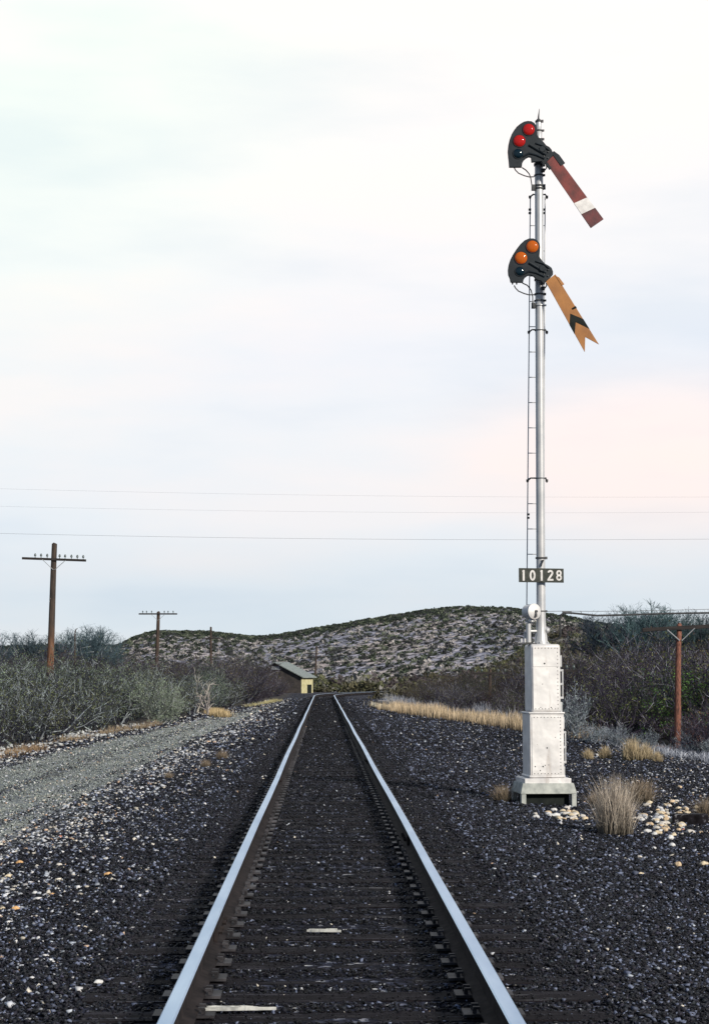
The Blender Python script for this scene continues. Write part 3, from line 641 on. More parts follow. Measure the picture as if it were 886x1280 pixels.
# ladder behind the mast
YL = 0.22
mb = MB(); r0, r1 = 246, 800
for xa, xb in ((662.4, 657.6), (680.8, 679.0)):
    mb.tube([S(xa, r0, YL), S((xa + xb) / 2, 520, YL), S(xb, r1, YL)], 0.0085, 8)
lad = build('ladder', mb, m_mast, sig)
y = 282.0
while y < 800:
    u = (y - r0) / (r1 - r0); mb = MB(); mb.tube([S(662.4 - 4.8 * u, y, YL), S(680.8 - 1.8 * u, y, YL)], 0.007, 6); build('rung', mb, m_mast, lad); y += 31.6
for py_ in (243, 412, 597.5):
    mb = MB(); u = (py_ - r0) / (r1 - r0); xl = 662.0 - 4.8 * u
    for e, xe in ((-1, xl), (1, 683)):
        a1 = S(xe + (4 if e < 0 else -2), py_, 0.02); a2 = S(xe, py_ + 3.2, 0.12); mb.tube([(mcx(a1.z), YS + 0.05, a1.z), a1, a2, S(xe, py_ + 5, YL)], 0.012, 6); mb.box(a2, (0.035, 0.03, 0.035))
    build('ladder_bracket', mb, m_iron, lad)
for py_, xs_ in ((262, (661.8, 679.6)), (643, (659.8,))):
    mb = MB()
    for x_ in xs_:
        for d_ in (0, 4.3): p = S(x_, py_ + d_, YL - 0.02); mb.box(p, (0.036, 0.036, 0.028))
    build('ladder_joint', mb, m_iron, lad)
# number plate 10128
YN = -0.12
a_, b_ = S(648, 710, YN), S(704.2, 728.4, YN)
mb = MB(); mb.prism([(a_.x, a_.z), (b_.x, a_.z - 0.008), (b_.x, b_.z), (a_.x, b_.z + 0.008)], YS + YN, YS + YN + 0.012)
npl = build('number_plate', mb, m_plateb, sig, bevel=0.002)
mb = MB(); z = (a_.z + b_.z) / 2
for dz in (-0.06, 0.06): mb.box((mcx(z), YS - 0.085, z + dz), (0.05, 0.06, 0.025))
build('plate_bracket', mb, m_iron, npl)
def ring2d(cx, cz, rx, rz, t, n=28): return [((cx + (rx) * math.cos(2 * math.pi * k / n), cz + rz * math.sin(2 * math.pi * k / n)), (cx + (rx - t) * math.cos(2 * math.pi * k / n), cz + (rz - t) * math.sin(2 * math.pi * k / n))) for k in range(n)]
def stroke(mb, pts, t, yf):
    """flat stroke of width t along (x,z) points standing 4 mm proud"""
    vs = []; fs = []; n = len(pts)
    for i, p in enumerate(pts):
        q0 = pts[max(i - 1, 0)]; q1 = pts[min(i + 1, n - 1)]; dx, dz_ = q1[0] - q0[0], q1[1] - q0[1]; l_ = math.hypot(dx, dz_) or 1
        nx_, nz_ = -dz_ / l_ * t / 2, dx / l_ * t / 2
        vs += [(p[0] + nx_, yf, p[1] + nz_), (p[0] - nx_, yf, p[1] - nz_), (p[0] - nx_, yf + 0.004, p[1] - nz_), (p[0] + nx_, yf + 0.004, p[1] + nz_)]
    for i in range(n - 1):
        for k_ in range(4): fs.append((4 * i + k_, 4 * i + (k_ + 1) % 4, 4 * i + 4 + (k_ + 1) % 4, 4 * i + 4 + k_))
    fs += [(0, 1, 2, 3), (4 * n - 1, 4 * n - 2, 4 * n - 3, 4 * n - 4)]
    mb.add(vs, fs)
hD = sz(13.4); wD = sz(7.4); t_ = sz(2.3); yf = YS + YN - 0.0045; zc = (a_.z + b_.z) / 2
def ell(cx, cz, rx, rz, a0=0, a1=360, n=26): return [(cx + rx * math.cos(R(a0 + (a1 - a0) * k / n)), cz + rz * math.sin(R(a0 + (a1 - a0) * k / n))) for k in range(n + 1)]
for dgt, px in (('1', 653.8), ('0', 665.2), ('1', 676.3), ('2', 687.4), ('8', 698.2)):
    x = S(px, 719, YN).x; mb = MB()
    if dgt == '1': stroke(mb, [(x + 0.003, zc - hD / 2), (x + 0.003, zc + hD / 2)], t_ * 1.1, yf); stroke(mb, [(x - t_ * 0.55, zc + hD / 2 - t_ * 0.9), (x, zc + hD / 2 - t_ * 0.25)], t_ * 0.55, yf - 0.0006)
    if dgt == '0': stroke(mb, ell(x, zc, wD / 2 - t_ / 2, hD / 2 - t_ / 2), t_, yf)
    if dgt == '2':
        rr = wD / 2 - t_ / 2; zt_ = zc + hD / 2 - t_ / 2 - rr
        stroke(mb, ell(x, zt_, rr, rr, 170, -35, 16) + [(x - rr * 0.9, zc - hD / 2 + t_ * 0.8)], t_, yf); stroke(mb, [(x - wD / 2, zc - hD / 2 + t_ / 2), (x + wD / 2, zc - hD / 2 + t_ / 2)], t_, yf - 0.0006)
    if dgt == '8':
        ra = (hD / 2 - t_ / 2) / 2; stroke(mb, ell(x, zc + ra, wD / 2 - t_ * 0.6, ra), t_ * 0.92, yf); stroke(mb, ell(x, zc - ra, wD / 2 - t_ / 2, ra), t_ * 0.92, yf - 0.0006)
    build('digit', mb, m_white, npl, smooth=False)
mb = MB(); c = S(676.5, 701, -0.07); mb.tube([c, S(679, 700, -0.09), S(677, 704, -0.09), S(676, 708, -0.08)], 0.010, 6); build('plate_clamp', mb, m_iron, npl)
# round housing, its stand and shelf left of the mast
c = S(663.5, 764.5, -0.10); ax = Vector((0.52, -0.85, 0.0)).normalized()
def axcyl(mb, c, ax, prof_, n=28):
    up = Vector((0, 0, 1)); s_ = ax.cross(up).normalized(); vs = []; fs = []
    for d_, r_ in prof_:
        for k_ in range(n): t2 = 2 * math.pi * k_ / n; vs.append(c + ax * d_ + (s_ * math.cos(t2) + up * math.sin(t2)) * r_)
    for i in range(len(prof_) - 1):
        for k_ in range(n): fs.append((i * n + k_, i * n + (k_ + 1) % n, (i + 1) * n + (k_ + 1) % n, (i + 1) * n + k_))
    fs += [tuple(range(n)), tuple(range((len(prof_) - 1) * n, len(prof_) * n))]; mb.add(vs, fs)
mb = MB(); axcyl(mb, c, ax, [(-0.10, 0.075), (-0.09, 0.098), (0.05, 0.104), (0.056, 0.112), (0.075, 0.112), (0.085, 0.095), (0.10, 0.06), (0.105, 0.02)])
hs_ = build('round_housing', mb, m_alu, sig, ang=45)
mb = MB(); axcyl(mb, c, ax, [(0.09, 0.022), (0.13, 0.018)], 10); p = c + ax * 0.11 + Vector((0.0, 0, -0.05)); mb.box(p, (0.03, 0.03, 0.05)); build('latch', mb, m_iron, hs_)
mb = MB(); mb.tube([c + Vector((0, 0, -0.09)), c + Vector((0.0, 0, -0.14)), S(663.5, 776, -0.1)], [0.03, 0.045, 0.03], 12)
pb_ = S(660.5, 803, -0.06); mb.cyl((pb_.x, pb_.y, pb_.z), (pb_.x, pb_.y, zrow(777)), 0.034, 16); mb.cyl((pb_.x - 0.05, pb_.y + 0.04, pb_.z), (pb_.x - 0.05, pb_.y + 0.04, zrow(790)), 0.014, 10)
mb.box((pb_.x, pb_.y, zrow(778)), (0.09, 0.07, 0.03))
p = S(664.5, 789, 0); mb.cyl((pb_.x, pb_.y, p.z), (mcx(p.z), YS, p.z), 0.018, 10)
p = S(683, 788, 0); mb.dome((p.x + 0.0, YS + 0.02, p.z), 0.045, 0.09, 16, 5)
build('conduit_post', mb, m_mast, sig)
mb = MB(); p = S(659, 804.6, -0.04); mb.box(p, (sz(21), 0.16, 0.018)); build('shelf_bracket', mb, m_iron, sig, bevel=0.002)
mb = MB()
for x_ in (651, 655.5): p = S(x_, 803, -0.06); mb.cyl(p, p + Vector((0, 0, 0.055)), 0.018, 10)
build('terminal_post', mb, m_mast, sig)

# line drop: messenger wire, cable with hangers, off to a pole right of the frame
m_cable = simple('black_cable', (0.02, 0.022, 0.025), (0.045, 0.047, 0.05), 20, 0.7)
m_wire = simple('grey_wire', (0.10, 0.11, 0.12), (0.16, 0.17, 0.18), 20, 0.6, bs=0)
endp = Vector((15.0, 29.0, at(886, 763, 26.8).z + 0.12))
mb = MB(); pts = [S(697, 800, -0.02), S(699.5, 797, -0.1), S(700, 792, -0.12), S(699.4, 776, -0.12), S(700.5, 769, -0.12), S(704, 766.2, -0.12), S(713, 766.2, -0.1), S(746, 769.5, 0.1), S(780, 768.6, 0.5), S(830, 767.0, 1.0), S(886, 766.0, 1.6), endp + Vector((0, 0, -0.10))]
pts[0] = S(684, 799, 0.0); pts.insert(1, S(692, 800.5, -0.05))
mb.tube(pts, 0.0145, 8); cab = build('drop_cable', mb, m_cable, None, tuple(S(684, 799))); tag(cab, 'thick black cable looping from the silver mast out to the right under a thin wire', 'cable')
mb = MB(); wp = [S(682, 764.2), S(703, 763.9, -0.05), S(746, 764.2, 0.1), S(830, 763.0, 1.0), S(886, 761.5, 1.6), endp]; mb.tube(wp, 0.0042, 6)
for x_ in (713, 725, 770, 820, 847): 
    dy_ = (x_ - 704) / 182 * 1.6; mb.tube([S(x_, 763.6, dy_), S(x_ + 1.2, 766, dy_), S(x_, 768, dy_)], 0.005, 5)
mb.box(S(708, 764.8, -0.11), (0.13, 0.03, 0.022))
ms = build('messenger_wire', mb, m_wire, None, tuple(S(682, 764.2))); tag(ms, 'thin straight wire with small hangers holding up the black cable right of the mast', 'wire')

# ------------------------------------------------------------------ poles
m_wood = simple('weathered_pole_wood', (0.022, 0.019, 0.017), (0.085, 0.055, 0.040), 4, 0.9, stretch=(6, 6, 0.5), bs=0.6)
m_rwood = simple('reddish_pole_wood', (0.05, 0.022, 0.017), (0.30, 0.125, 0.085), 7, 0.9, stretch=(7, 7, 1.4), bs=0.6)
m_arm = simple('dark_crossarm_wood', (0.010, 0.010, 0.011), (0.035, 0.028, 0.026), 6, 0.9, stretch=(0.6, 6, 6), bs=0.5)
m_ins = simple('glass_insulator', (0.05, 0.07, 0.07), (0.10, 0.13, 0.13), 5, 0.3)
m_brace = simple('galvanised_brace', (0.22, 0.24, 0.26), (0.32, 0.34, 0.36), 5, 0.6)
def pole(name, px, ptop, Y, army, halfL, pins, wood, label, group=None, lean=0.0, rad=0.12, armtilt=0.0, arm2=None, brace=True, skew=0.0):
    tp = at(px, ptop, Y); g = gz(tp.x, Y); b = empty(name, (tp.x - lean, Y, g)); tag(b, label, 'telegraph pole', group)
    mb = MB(); n = 7; pts = []
    for i in range(n):
        u = i / (n - 1); pts.append((tp.x - lean * (1 - u) + 0.02 * math.sin(u * 5 + px), Y, g - 0.3 + (tp.z - g + 0.3) * u))
    mb.tube(pts + [(tp.x, Y, tp.z + 0.05)], [rad * 1.25 - rad * 0.4 * i / (n - 1) for i in range(n)] + [rad * 0.45], 12); build('post', mb, wood, b)
    for ay in ([army] + ([arm2] if arm2 else [])):
        z = at(px, ay, Y).z; M_ = Matrix.Rotation(skew, 3, 'Z') @ Matrix.Rotation(-armtilt, 3, 'Y'); mb = MB(); c0 = Vector((tp.x, Y - rad - 0.02, z))
        mb.box(c0, (2 * halfL, 0.09, 0.11), M=M_); ao = build('crossarm', mb, m_arm, b, bevel=0.008)
        for q in pins:
            mb = MB(); p = c0 + M_ @ Vector((q, 0, 0.055)); mb.cyl(p, p + Vector((0, 0, 0.07)), 0.018, 6)
            mb.tube([p + Vector((0, 0, 0.07)), p + Vector((0, 0, 0.1)), p + Vector((0, 0, 0.16)), p + Vector((0, 0, 0.2))], [0.05, 0.055, 0.045, 0.02], 10); build('insulator', mb, m_ins, ao)
        if brace:
            mb = MB()
            for e in (-1, 1): mb.tube([c0 + M_ @ Vector((e * halfL * 0.36, -0.05, -0.03)), (tp.x + e * 0.03, Y - rad * 0.9 - 0.02, z - halfL * 0.33)], 0.016, 6)
            build('brace', mb, m_brace, b)
    return b
def pole1(t, b):
    v = coords(t, (6, 6, 0.5)); n = noise(t, v, 4, 5); r = ramp(t, [(0.35, (0.022, 0.019, 0.017)), (0.65, (0.08, 0.055, 0.040))]); t.links.new(n, r.inputs[0])
    r2 = ramp(t, [(0.35, (0.10, 0.04, 0.02)), (0.65, (0.34, 0.16, 0.08))]); t.links.new(n, r2.inputs[0])
    c_ = N(t, 'ShaderNodeTexCoord'); sp = N(t, 'ShaderNodeSeparateXYZ'); t.links.new(c_.outputs['Object'], sp.inputs[0]); mr = N(t, 'ShaderNodeMapRange'); mr.inputs['From Min'].default_value = 4.4; mr.inputs['From Max'].default_value = 2.2
    t.links.new(sp.outputs['Z'], mr.inputs['Value']); t.links.new(mixc(t, mr.outputs[0], r.outputs[0], r2.outputs[0]), b.inputs['Base Color']); b.inputs['Roughness'].default_value = 0.9
m_pole1 = material('creosoted_pole_faded_foot', pole1)
pins10 = [-0.9, -0.62, -0.33, 0.26, 0.52, 0.82, 1.1, 1.38]
pole('telegraph_pole', 69, 680, 84, 699.5, 1.52, pins10, m_pole1, 'nearest and tallest brown telegraph pole with one long crossarm on the far left', 'telegraph poles left of the track', lean=0.22, rad=0.15, armtilt=R(-2.0))
pole('telegraph_pole', 198, 765, 140, 767.5, 1.52, [-1.2, -0.9, -0.5, 0.5, 0.8, 1.2], m_wood, 'second telegraph pole with crossarm, above the brush between the left edge and the hut', 'telegraph poles left of the track', lean=0.12, rad=0.15)
pole('telegraph_pole', 264, 784, 196, 798, 1.0, [-0.8, 0.8], m_wood, 'third telegraph pole with a short faint crossarm, left of the hut', 'telegraph poles left of the track', rad=0.13, brace=False)
pole('telegraph_pole', 396, 808, 262, 816.5, 1.5, [-1.3, -0.9, 1.0], m_wood, 'farthest telegraph pole with two tilted crossarms, behind the hut roof', 'telegraph poles left of the track', lean=0.35, rad=0.13, armtilt=R(2), arm2=821, brace=False)
pole('line_pole', 849, 781, 50, 785, 1.09, [], m_rwood, 'reddish line pole with a dark crossarm and pale braces near the right edge', 'short line poles right of the track', lean=0.17, rad=0.085, armtilt=R(3.2))
pole('line_pole', 690, 834, 76, 838.5, 1.06, [-0.9, -0.6, 0.6, 0.9], m_wood, 'line pole behind the signal case, only its crossarm end showing to the right', 'short line poles right of the track', rad=0.10, brace=False)
pole('line_pole', 612, 837.5, 106, 841.5, 1.04, [-0.9, -0.5, 0.5, 0.9], m_wood, 'short line pole with dark crossarm in the brush left of the signal case', 'short line poles right of the track', rad=0.10, brace=False)
pp = empty('line_pole', (endp.x, endp.y + 0.15, gz(endp.x, endp.y))); tag(pp, 'wooden line pole beyond the right edge carrying the black drop cable', 'telegraph pole')
mb = MB(); mb.tube([(endp.x, endp.y + 0.15, pp.location.z - 0.3), (endp.x, endp.y + 0.15, endp.z + 0.6)], [0.14, 0.10], 12); build('post', mb, m_rwood, pp)
mb = MB(); mb.box((endp.x, endp.y, endp.z + 0.1), (1.8, 0.1, 0.11)); mb.box((endp.x, endp.y, endp.z - 0.03), (0.08, 0.14, 0.2)); build('crossarm', mb, m_wood, pp)
mb = MB(); p = at(838, 944, 48.5); z = gz(p.x, 48.5); mb.box((p.x - 0.2, 48.5, z + 0.09), (1.5, 0.14, 0.09), M=Matrix.Rotation(R(-20), 3, 'Z') @ Matrix.Rotation(R(9), 3, 'Y'))
tag(build('plank', mb, m_rwood, None, (p.x, 48.5, z), bevel=0.01), 'short reddish plank lying at the foot of the reddish line pole', 'plank')
# wires across the sky and the tall poles off frame that carry them
YW = 100
for (ya, yb, lb) in ((615, 624, 'uppermost thin wire crossing the pale sky'), (638, 642, 'middle thin wire crossing the pale sky'), (672, 675.5, 'lowest and darkest thin wire crossing the pale sky')):
    pa = at(-300, ya - 6, YW); pb2 = at(1200, yb - 2 + 4, YW); mb = MB(); pts = []
    for i in range(33):
        u = i / 32; p = pa.lerp(pb2, u); p.z -= 1.3 * 4 * u * (1 - u) * 0.35 - 0.36; pts.append(p)
    mb.tube(pts, 0.0065 if ya > 660 else 0.0032, 5); tag(build('overhead_wire', mb, m_wire, None, tuple(pa)), lb, 'overhead wire', 'wires crossing the sky')
for px, lb in ((-300, 'tall wooden pole beyond the left edge carrying the sky wires'), (1200, 'tall wooden pole beyond the right edge carrying the sky wires')):
    p = at(px, 600, YW); g = gz(p.x, YW); o = empty('power_pole', (p.x, YW, g)); tag(o, lb, 'power pole')
    mb = MB(); mb.tube([(p.x, YW + 0.2, g - 0.3), (p.x, YW + 0.2, p.z + 1)], [0.19, 0.12], 12); build('post', mb, m_wood, o)
    for py_ in (610, 634, 668): mb = MB(); q = at(px, py_, YW); mb.box((p.x, YW + 0.03, q.z + (0.0 if px < 0 else -0.2)), (0.1, 0.25, 0.12)); build('bracket', mb, m_iron, o)

# ------------------------------------------------------------------ hut
YH = 200.0
m_shing = simple('weathered_shingles', (0.10, 0.125, 0.125), (0.32, 0.36, 0.35), 5, 0.9, stretch=(1, 4, 1))
m_hyel = simple('yellow_board_wall', (0.42, 0.38, 0.20), (0.60, 0.56, 0.34), 3, 0.8)
m_hwall = simple('brown_board_wall', (0.03, 0.027, 0.027), (0.07, 0.06, 0.055), 2, 0.9)
hp = at(352, 867, YH); hz = gz(hp.x, YH); hut = empty('hut', (hp.x, YH, hz)); tag(hut, 'small wooden trackside hut with a pale shingled gable roof and a yellow side wall', 'hut')
hut_rot = R(-22)
def HP(x, y, z):
    c_, s_ = math.cos(hut_rot), math.sin(hut_rot); return (hp.x + x * c_ - y * s_, YH + x * s_ + y * c_, z)
xl, xr, xa = -2.3, 2.42, -0.75; dep = 3.4
zE = at(326, 836.5, YH).z; zA = at(343, 828, YH).z; zR = at(377, 846, YH).z
def hquad(mb, pts): mb.add([HP(*p) for p in pts], [tuple(range(len(pts)))])
def hslab(mb, pts, th):
    n = len(pts); vs = [HP(*p) for p in pts] + [HP(p[0], p[1], p[2] - th) for p in pts]
    mb.add(vs, [tuple(range(n)), tuple(reversed(range(n, 2 * n)))] + [(i, (i + 1) % n, (i + 1) % n + n, i + n) for i in range(n)])
mb = MB(); vs = [HP(x, y, z) for y in (0, dep) for x, z in ((xl, hz - 0.2), (xr, hz - 0.2), (xr, zR), (xa, zA - 0.08), (xl, zE))]
mb.add(vs, [(0, 1, 2, 3, 4), (9, 8, 7, 6, 5), (0, 4, 9, 5)]); build('front_wall', mb, m_hwall, hut, smooth=False)
mb = MB(); vs = [HP(xr, 0, hz - 0.2), HP(xr, dep, hz - 0.2), HP(xr, dep, zR), HP(xr, 0, zR)]; vs += [HP(xr - 0.1, 0.01, hz - 0.2), HP(xr - 0.1, dep - 0.01, hz - 0.2), HP(xr - 0.1, dep - 0.01, zR), HP(xr - 0.1, 0.01, zR)]
mb.add(vs, [(0, 1, 2, 3), (7, 6, 5, 4), (0, 3, 7, 4), (1, 5, 6, 2)]); sw = build('side_wall', mb, m_hyel, hut, smooth=False)
mb = MB(); hslab(mb, [(xr + 0.02, 1.7, hz + 0.95), (xr + 0.02, 2.9, hz + 0.95), (xr + 0.05, 2.9, hz + 0.95), (xr + 0.05, 1.7, hz + 0.95)], 1.0); build('doorway', mb, m_blk, sw, smooth=False)
mb = MB(); hslab(mb, [(xa, -0.35, zA + 0.06), (xr + 0.35, -0.35, zR - 0.02), (xr + 0.35, dep + 0.35, zR - 0.02), (xa, dep + 0.35, zA + 0.06)], 0.10)
hslab(mb, [(xa - 0.002, -0.35, zA + 0.06), (xa - 0.002, dep + 0.35, zA + 0.06), (xl - 0.3, dep + 0.35, zE - 0.05), (xl - 0.3, -0.35, zE - 0.05)], 0.10); rf = build('roof', mb, m_shing, hut, smooth=False)
mb = MB(); hslab(mb, [(xa - 0.5, -0.02, zA - 0.45), (xa + 0.5, -0.02, zA - 0.45), (xa + 0.5, -0.06, zA - 0.45), (xa - 0.5, -0.06, zA - 0.45)], 0.38); build('gable_vent', mb, m_brace, hut, smooth=False)

# ------------------------------------------------------------------ brush
m_stem = vcol('brush_bark', 0.8, 0.2, 0.25)
m_leaf = vcol('brush_leaves', 0.7, 0.2, 0.30)
def tubes(name, P0, P1, r0, r1, col, mat):
    n = len(P0); d = P1 - P0; d /= np.linalg.norm(d, axis=1)[:, None] + 1e-9
    ref = np.where(np.abs(d[:, 2:3]) < 0.9, np.array([[0, 0, 1.0]]), np.array([[1.0, 0, 0]]))
    a = np.cross(d, ref); a /= np.linalg.norm(a, axis=1)[:, None]; b = np.cross(a, d)
    V = np.zeros((n, 6, 3))
    for k_ in range(3):
        t = 2 * math.pi * k_ / 3; o = a * math.cos(t) + b * math.sin(t)
        V[:, k_] = P0 + o * r0[:, None]; V[:, k_ + 3] = P1 + o * r1[:, None]
    Fb = np.array([[0, 1, 4, 3], [1, 2, 5, 4], [2, 0, 3, 5]])
    return npmesh(name, V.reshape(-1, 3), (Fb[None] + 6 * np.arange(n)[:, None, None]).reshape(-1, 4), mat, np.repeat(col, 6, 0))
def leaves(name, P, size, col, mat):
    n = len(P); u = rng.normal(size=(n, 3)); u /= np.linalg.norm(u, axis=1)[:, None]
    v = np.cross(u, rng.normal(size=(n, 3))); v /= np.linalg.norm(v, axis=1)[:, None]
    s = size[:, None]
    V = np.stack([P - u * s, P + v * s * 0.55, P + u * s, P - v * s * 0.55], 1)
    return npmesh(name, V.reshape(-1, 3), np.arange(4 * n).reshape(n, 4), mat, np.repeat(col, 4, 0))
def brush_geo(seed, H, spread, nst, nb, ntw, trunk=0.0, up=0.25, rr=1.0, bark=((0.05, 0.045, 0.055), (0.13, 0.12, 0.13)), pale=0.12, lc_=((0.05, 0.07, 0.03), (0.12, 0.13, 0.05)), nl=2500, ls=0.02, palec=(0.36, 0.38, 0.38)):
    g = random.Random(seed); segs = []; tips = []
    def grow(p, d, ln, nseg, r, lev):
        pts = [p]; q = p.copy(); dd = d.copy(); cl = 1 if g.random() < pale else 0; rs0 = r
        for i in range(nseg):
            dd = (dd + Vector((g.gauss(0, .16), g.gauss(0, .16), g.gauss(0, .12) + up * 0.25))).normalized()
            q2 = q + dd * ln / nseg; rn = r * (1 - 0.75 * (i + 1) / nseg)
            kf = 1.0 + 0.9 * cl; segs.append((q.copy(), q2.copy(), rs0 * kf, rn * kf, lev, cl)); rs0 = rn; q = q2; pts.append(q.copy())
            if lev < 2 and i >= (0 if lev else 1):
                for _ in range(nb if lev == 0 else ntw):
                    ax_ = Vector((g.gauss(0, 1), g.gauss(0, 1), g.gauss(0.25, 0.7))).normalized()
                    nd = (dd * 0.75 + ax_ * 0.8).normalized(); grow(q.copy(), nd, ln * (0.40 if lev == 0 else 0.42) * g.uniform(0.6, 1.25), 4 if lev == 0 else 2, max(rn * 0.75, 0.0035 * rr), lev + 1)
            if lev == 2: tips.append(q.copy())
    for k_ in range(nst):
        az = g.uniform(0, 6.283); tl = g.uniform(0.05, 1.0) ** 0.7 * spread; d = Vector((math.cos(az) * math.sin(tl), math.sin(az) * math.sin(tl), math.cos(tl)))
        base = Vector((g.gauss(0, 0.12), g.gauss(0, 0.12), trunk * g.uniform(0.7, 1))); grow(base, d, (H - trunk * 0.8) * g.uniform(0.65, 1.05), 6, 0.017 * rr * H / 2.2, 0)
    if trunk: segs.append((Vector((0, 0, -0.3)), Vector((0.04, 0, trunk)), 0.06 * rr * H / 3, 0.035 * rr * H / 3, 0, 0))
    P0 = np.array([s[0][:] for s in segs]); P1 = np.array([s[1][:] for s in segs]); r0 = np.array([s[2] for s in segs]); r1 = np.array([max(s[3], 0.0022 * rr) for s in segs])
    cl = np.array([s[5] for s in segs]); u = rng.random((len(segs), 1)); col = np.array(bark[0]) * (1 - u) + np.array(bark[1]) * u
    col = np.where(cl[:, None] == 1, np.array(palec)[None] * rng.uniform(0.6, 1.1, (len(segs), 1)), col)
    lf = None
    if nl:
        T = np.array([t[:] for t in tips]); P = T[rng.integers(0, len(T), nl)] + rng.normal(0, 0.05, (nl, 3)); u = rng.random((nl, 1)) ** 1.5
        lcol = np.array(lc_[0]) * (1 - u) + np.array(lc_[1]) * u; lf = (P, rng.uniform(0.6, 1.4, nl) * ls, lcol)
    return (P0, P1, r0, r1, col), lf
def brush_proto(seed, **kw):
    st, lf = brush_geo(seed, **kw); a = tubes('stems', *st, m_stem); b = leaves('foliage', *lf, m_leaf) if lf else None; return a, b
KL = dict(H=2.5, spread=1.05, nst=17, nb=2, ntw=2, rr=1.6, pale=0.13, nl=1900, ls=0.036, bark=((0.006, 0.007, 0.014), (0.065, 0.068, 0.09)), lc_=((0.015, 0.025, 0.015), (0.20, 0.23, 0.11)), palec=(0.42, 0.48, 0.50))
left_protos = [brush_proto(10 + i, **KL) for i in range(4)] + [brush_proto(20 + i, **dict(KL, lc_=((0.08, 0.11, 0.08), (0.20, 0.25, 0.16)), nl=2600)) for i in range(2)]
KM = dict(H=2.5, spread=1.0, nst=16, nb=2, ntw=2, rr=1.7, pale=0.08, nl=1000, ls=0.036, bark=((0.010, 0.009, 0.018), (0.085, 0.075, 0.11)), lc_=((0.03, 0.035, 0.022), (0.16, 0.14, 0.06)), palec=(0.26, 0.26, 0.31))
mid_protos = [brush_proto(30 + i, **KM) for i in range(4)] + [brush_proto(40, **dict(KM, lc_=((0.05, 0.065, 0.03), (0.15, 0.15, 0.06)), nl=2200)), brush_proto(41, **dict(KM, lc_=((0.05, 0.03, 0.025), (0.14, 0.08, 0.05)), nl=1200))]
olive_protos = [brush_proto(45 + i, **dict(KM, lc_=l_, nl=2600, pale=0.04, ls=0.032, bark=((0.012, 0.011, 0.014), (0.08, 0.072, 0.08)))) for i, l_ in enumerate([((0.025, 0.032, 0.016), (0.12, 0.13, 0.06)), ((0.04, 0.035, 0.02), (0.20, 0.17, 0.08)), ((0.02, 0.03, 0.02), (0.09, 0.11, 0.07))])]
def put_bush(name, pr, x, y, sc, label, cat, group, sink=0.1, parts_=True):
    z = gz(x, y) - sink
    rz = rnd.uniform(0, 6.28); s3 = (sc * rnd.uniform(0.9, 1.15), sc * rnd.uniform(0.9, 1.15), sc * rnd.uniform(0.85, 1.1))
    if pr[1] is not None and parts_:
        e = empty(name, (x, y, z)); e.rotation_euler = (0, 0, rz); e.scale = s3; link('stems', pr[0], e); link('foliage', pr[1], e)
    else: e = link(name, pr[0], None, (x, y, z), rz, s3)
    return tag(e, label, cat, group)
def fill(n_try, gen, mind, acc):
    out = []
    for _ in range(n_try):
        x, y, sc = gen()
        if acc(x, y) and all((x - a) ** 2 + (y - b) ** 2 > (mind(y)) ** 2 for a, b, _s in out): out.append((x, y, sc))
    return out
def pxc(x, y): return 404 + F * (x - CX) / y
# left thicket
def g1():
    y = 37 + 78 * rnd.random() ** 1.2; x = rnd.uniform(-0.2 * y - 3, -4); return x, y, rnd.uniform(0.62, 1.0)
near_l = fill(6000, g1, lambda y: 1.15 + 0.012 * y, lambda x, y: x < veg_left(y) - 0.6)
for x, y, sc in near_l:
    edge = veg_left(y) - x
    sc *= np.interp(edge, [0.5, 3], [0.72, 1.0])
    put_bush('brush_bush', rnd.choice(left_protos), x, y, sc, 'grey green leggy desert bush in the thicket left of the dirt road', 'bush', 'bushes in the left thicket')
def g2():
    y = rnd.uniform(100, 196); x = rnd.uniform(-0.2 * y - 3, 2); return x, y, rnd.uniform(0.85, 1.25)
far_l = fill(5000, g2, lambda y: 2.6, lambda x, y: x < veg_left(y) - 0.8 and float(track_d(x, y)) > 3.2 and not (y > 120 and 368 < pxc(x, y) < 398) and not (y > 185 and -8 < x < 0) and y > 112 + 0 * x)
far_l = [b for b in far_l if b[1] > 116]
for x, y, sc in far_l:
    if 318 < pxc(x, y) < 398: sc = max(0.9, min(sc, 1.0)) * (0.60 if pxc(x, y) < 350 else 0.90 if pxc(x, y) < 360 else 0.80)
    put_bush('thorn_bush', rnd.choice(mid_protos), x, y, sc, 'dark purplish bare thorn bush between the left thicket and the hut', 'bush', 'dark bushes around the hut')
# right thicket and slope
def g3():
    y = 44 + 96 * rnd.random() ** 1.1; x = rnd.uniform(2, 0.24 * y + 3); return x, y, rnd.uniform(0.8, 1.2)
def accr(x, y): return x > veg_right(y) + 0.9 and float(track_d(x, y)) > 3.0 and not (46 < y < 50.6 and abs(x - 10.0) < 1.2)
near_r = fill(8000, g3, lambda y: 1.5 + 0.012 * y, accr)
for x, y, sc in near_r:
    e = x - veg_right(y); c_ = pxc(x, y)
    sc *= np.interp(e, [0.8, 4], [0.6, 1.0]) * np.interp(c_, [470, 640, 700, 900], [0.72, 0.8, 1.0, 1.15])
    if y < 52 and c_ > 790: sc *= 0.62
    if y < 107 and abs(c_ - 612) < 34 + 40 * 50 / y * 0.5: sc = min(sc, 0.50)
    if y < 77 and abs(c_ - 700) < 40 + 20 * 50 / y: sc = min(sc, 0.55)
    put_bush('bare_bush', rnd.choice(mid_protos if y < 80 else olive_protos if y > 105 else mid_protos + olive_protos), x, y, sc, 'dark leafless bush in the dense thicket right of the track', 'bush', 'bushes in the right thicket')
print('bushes', len(near_l), len(far_l), len(near_r))
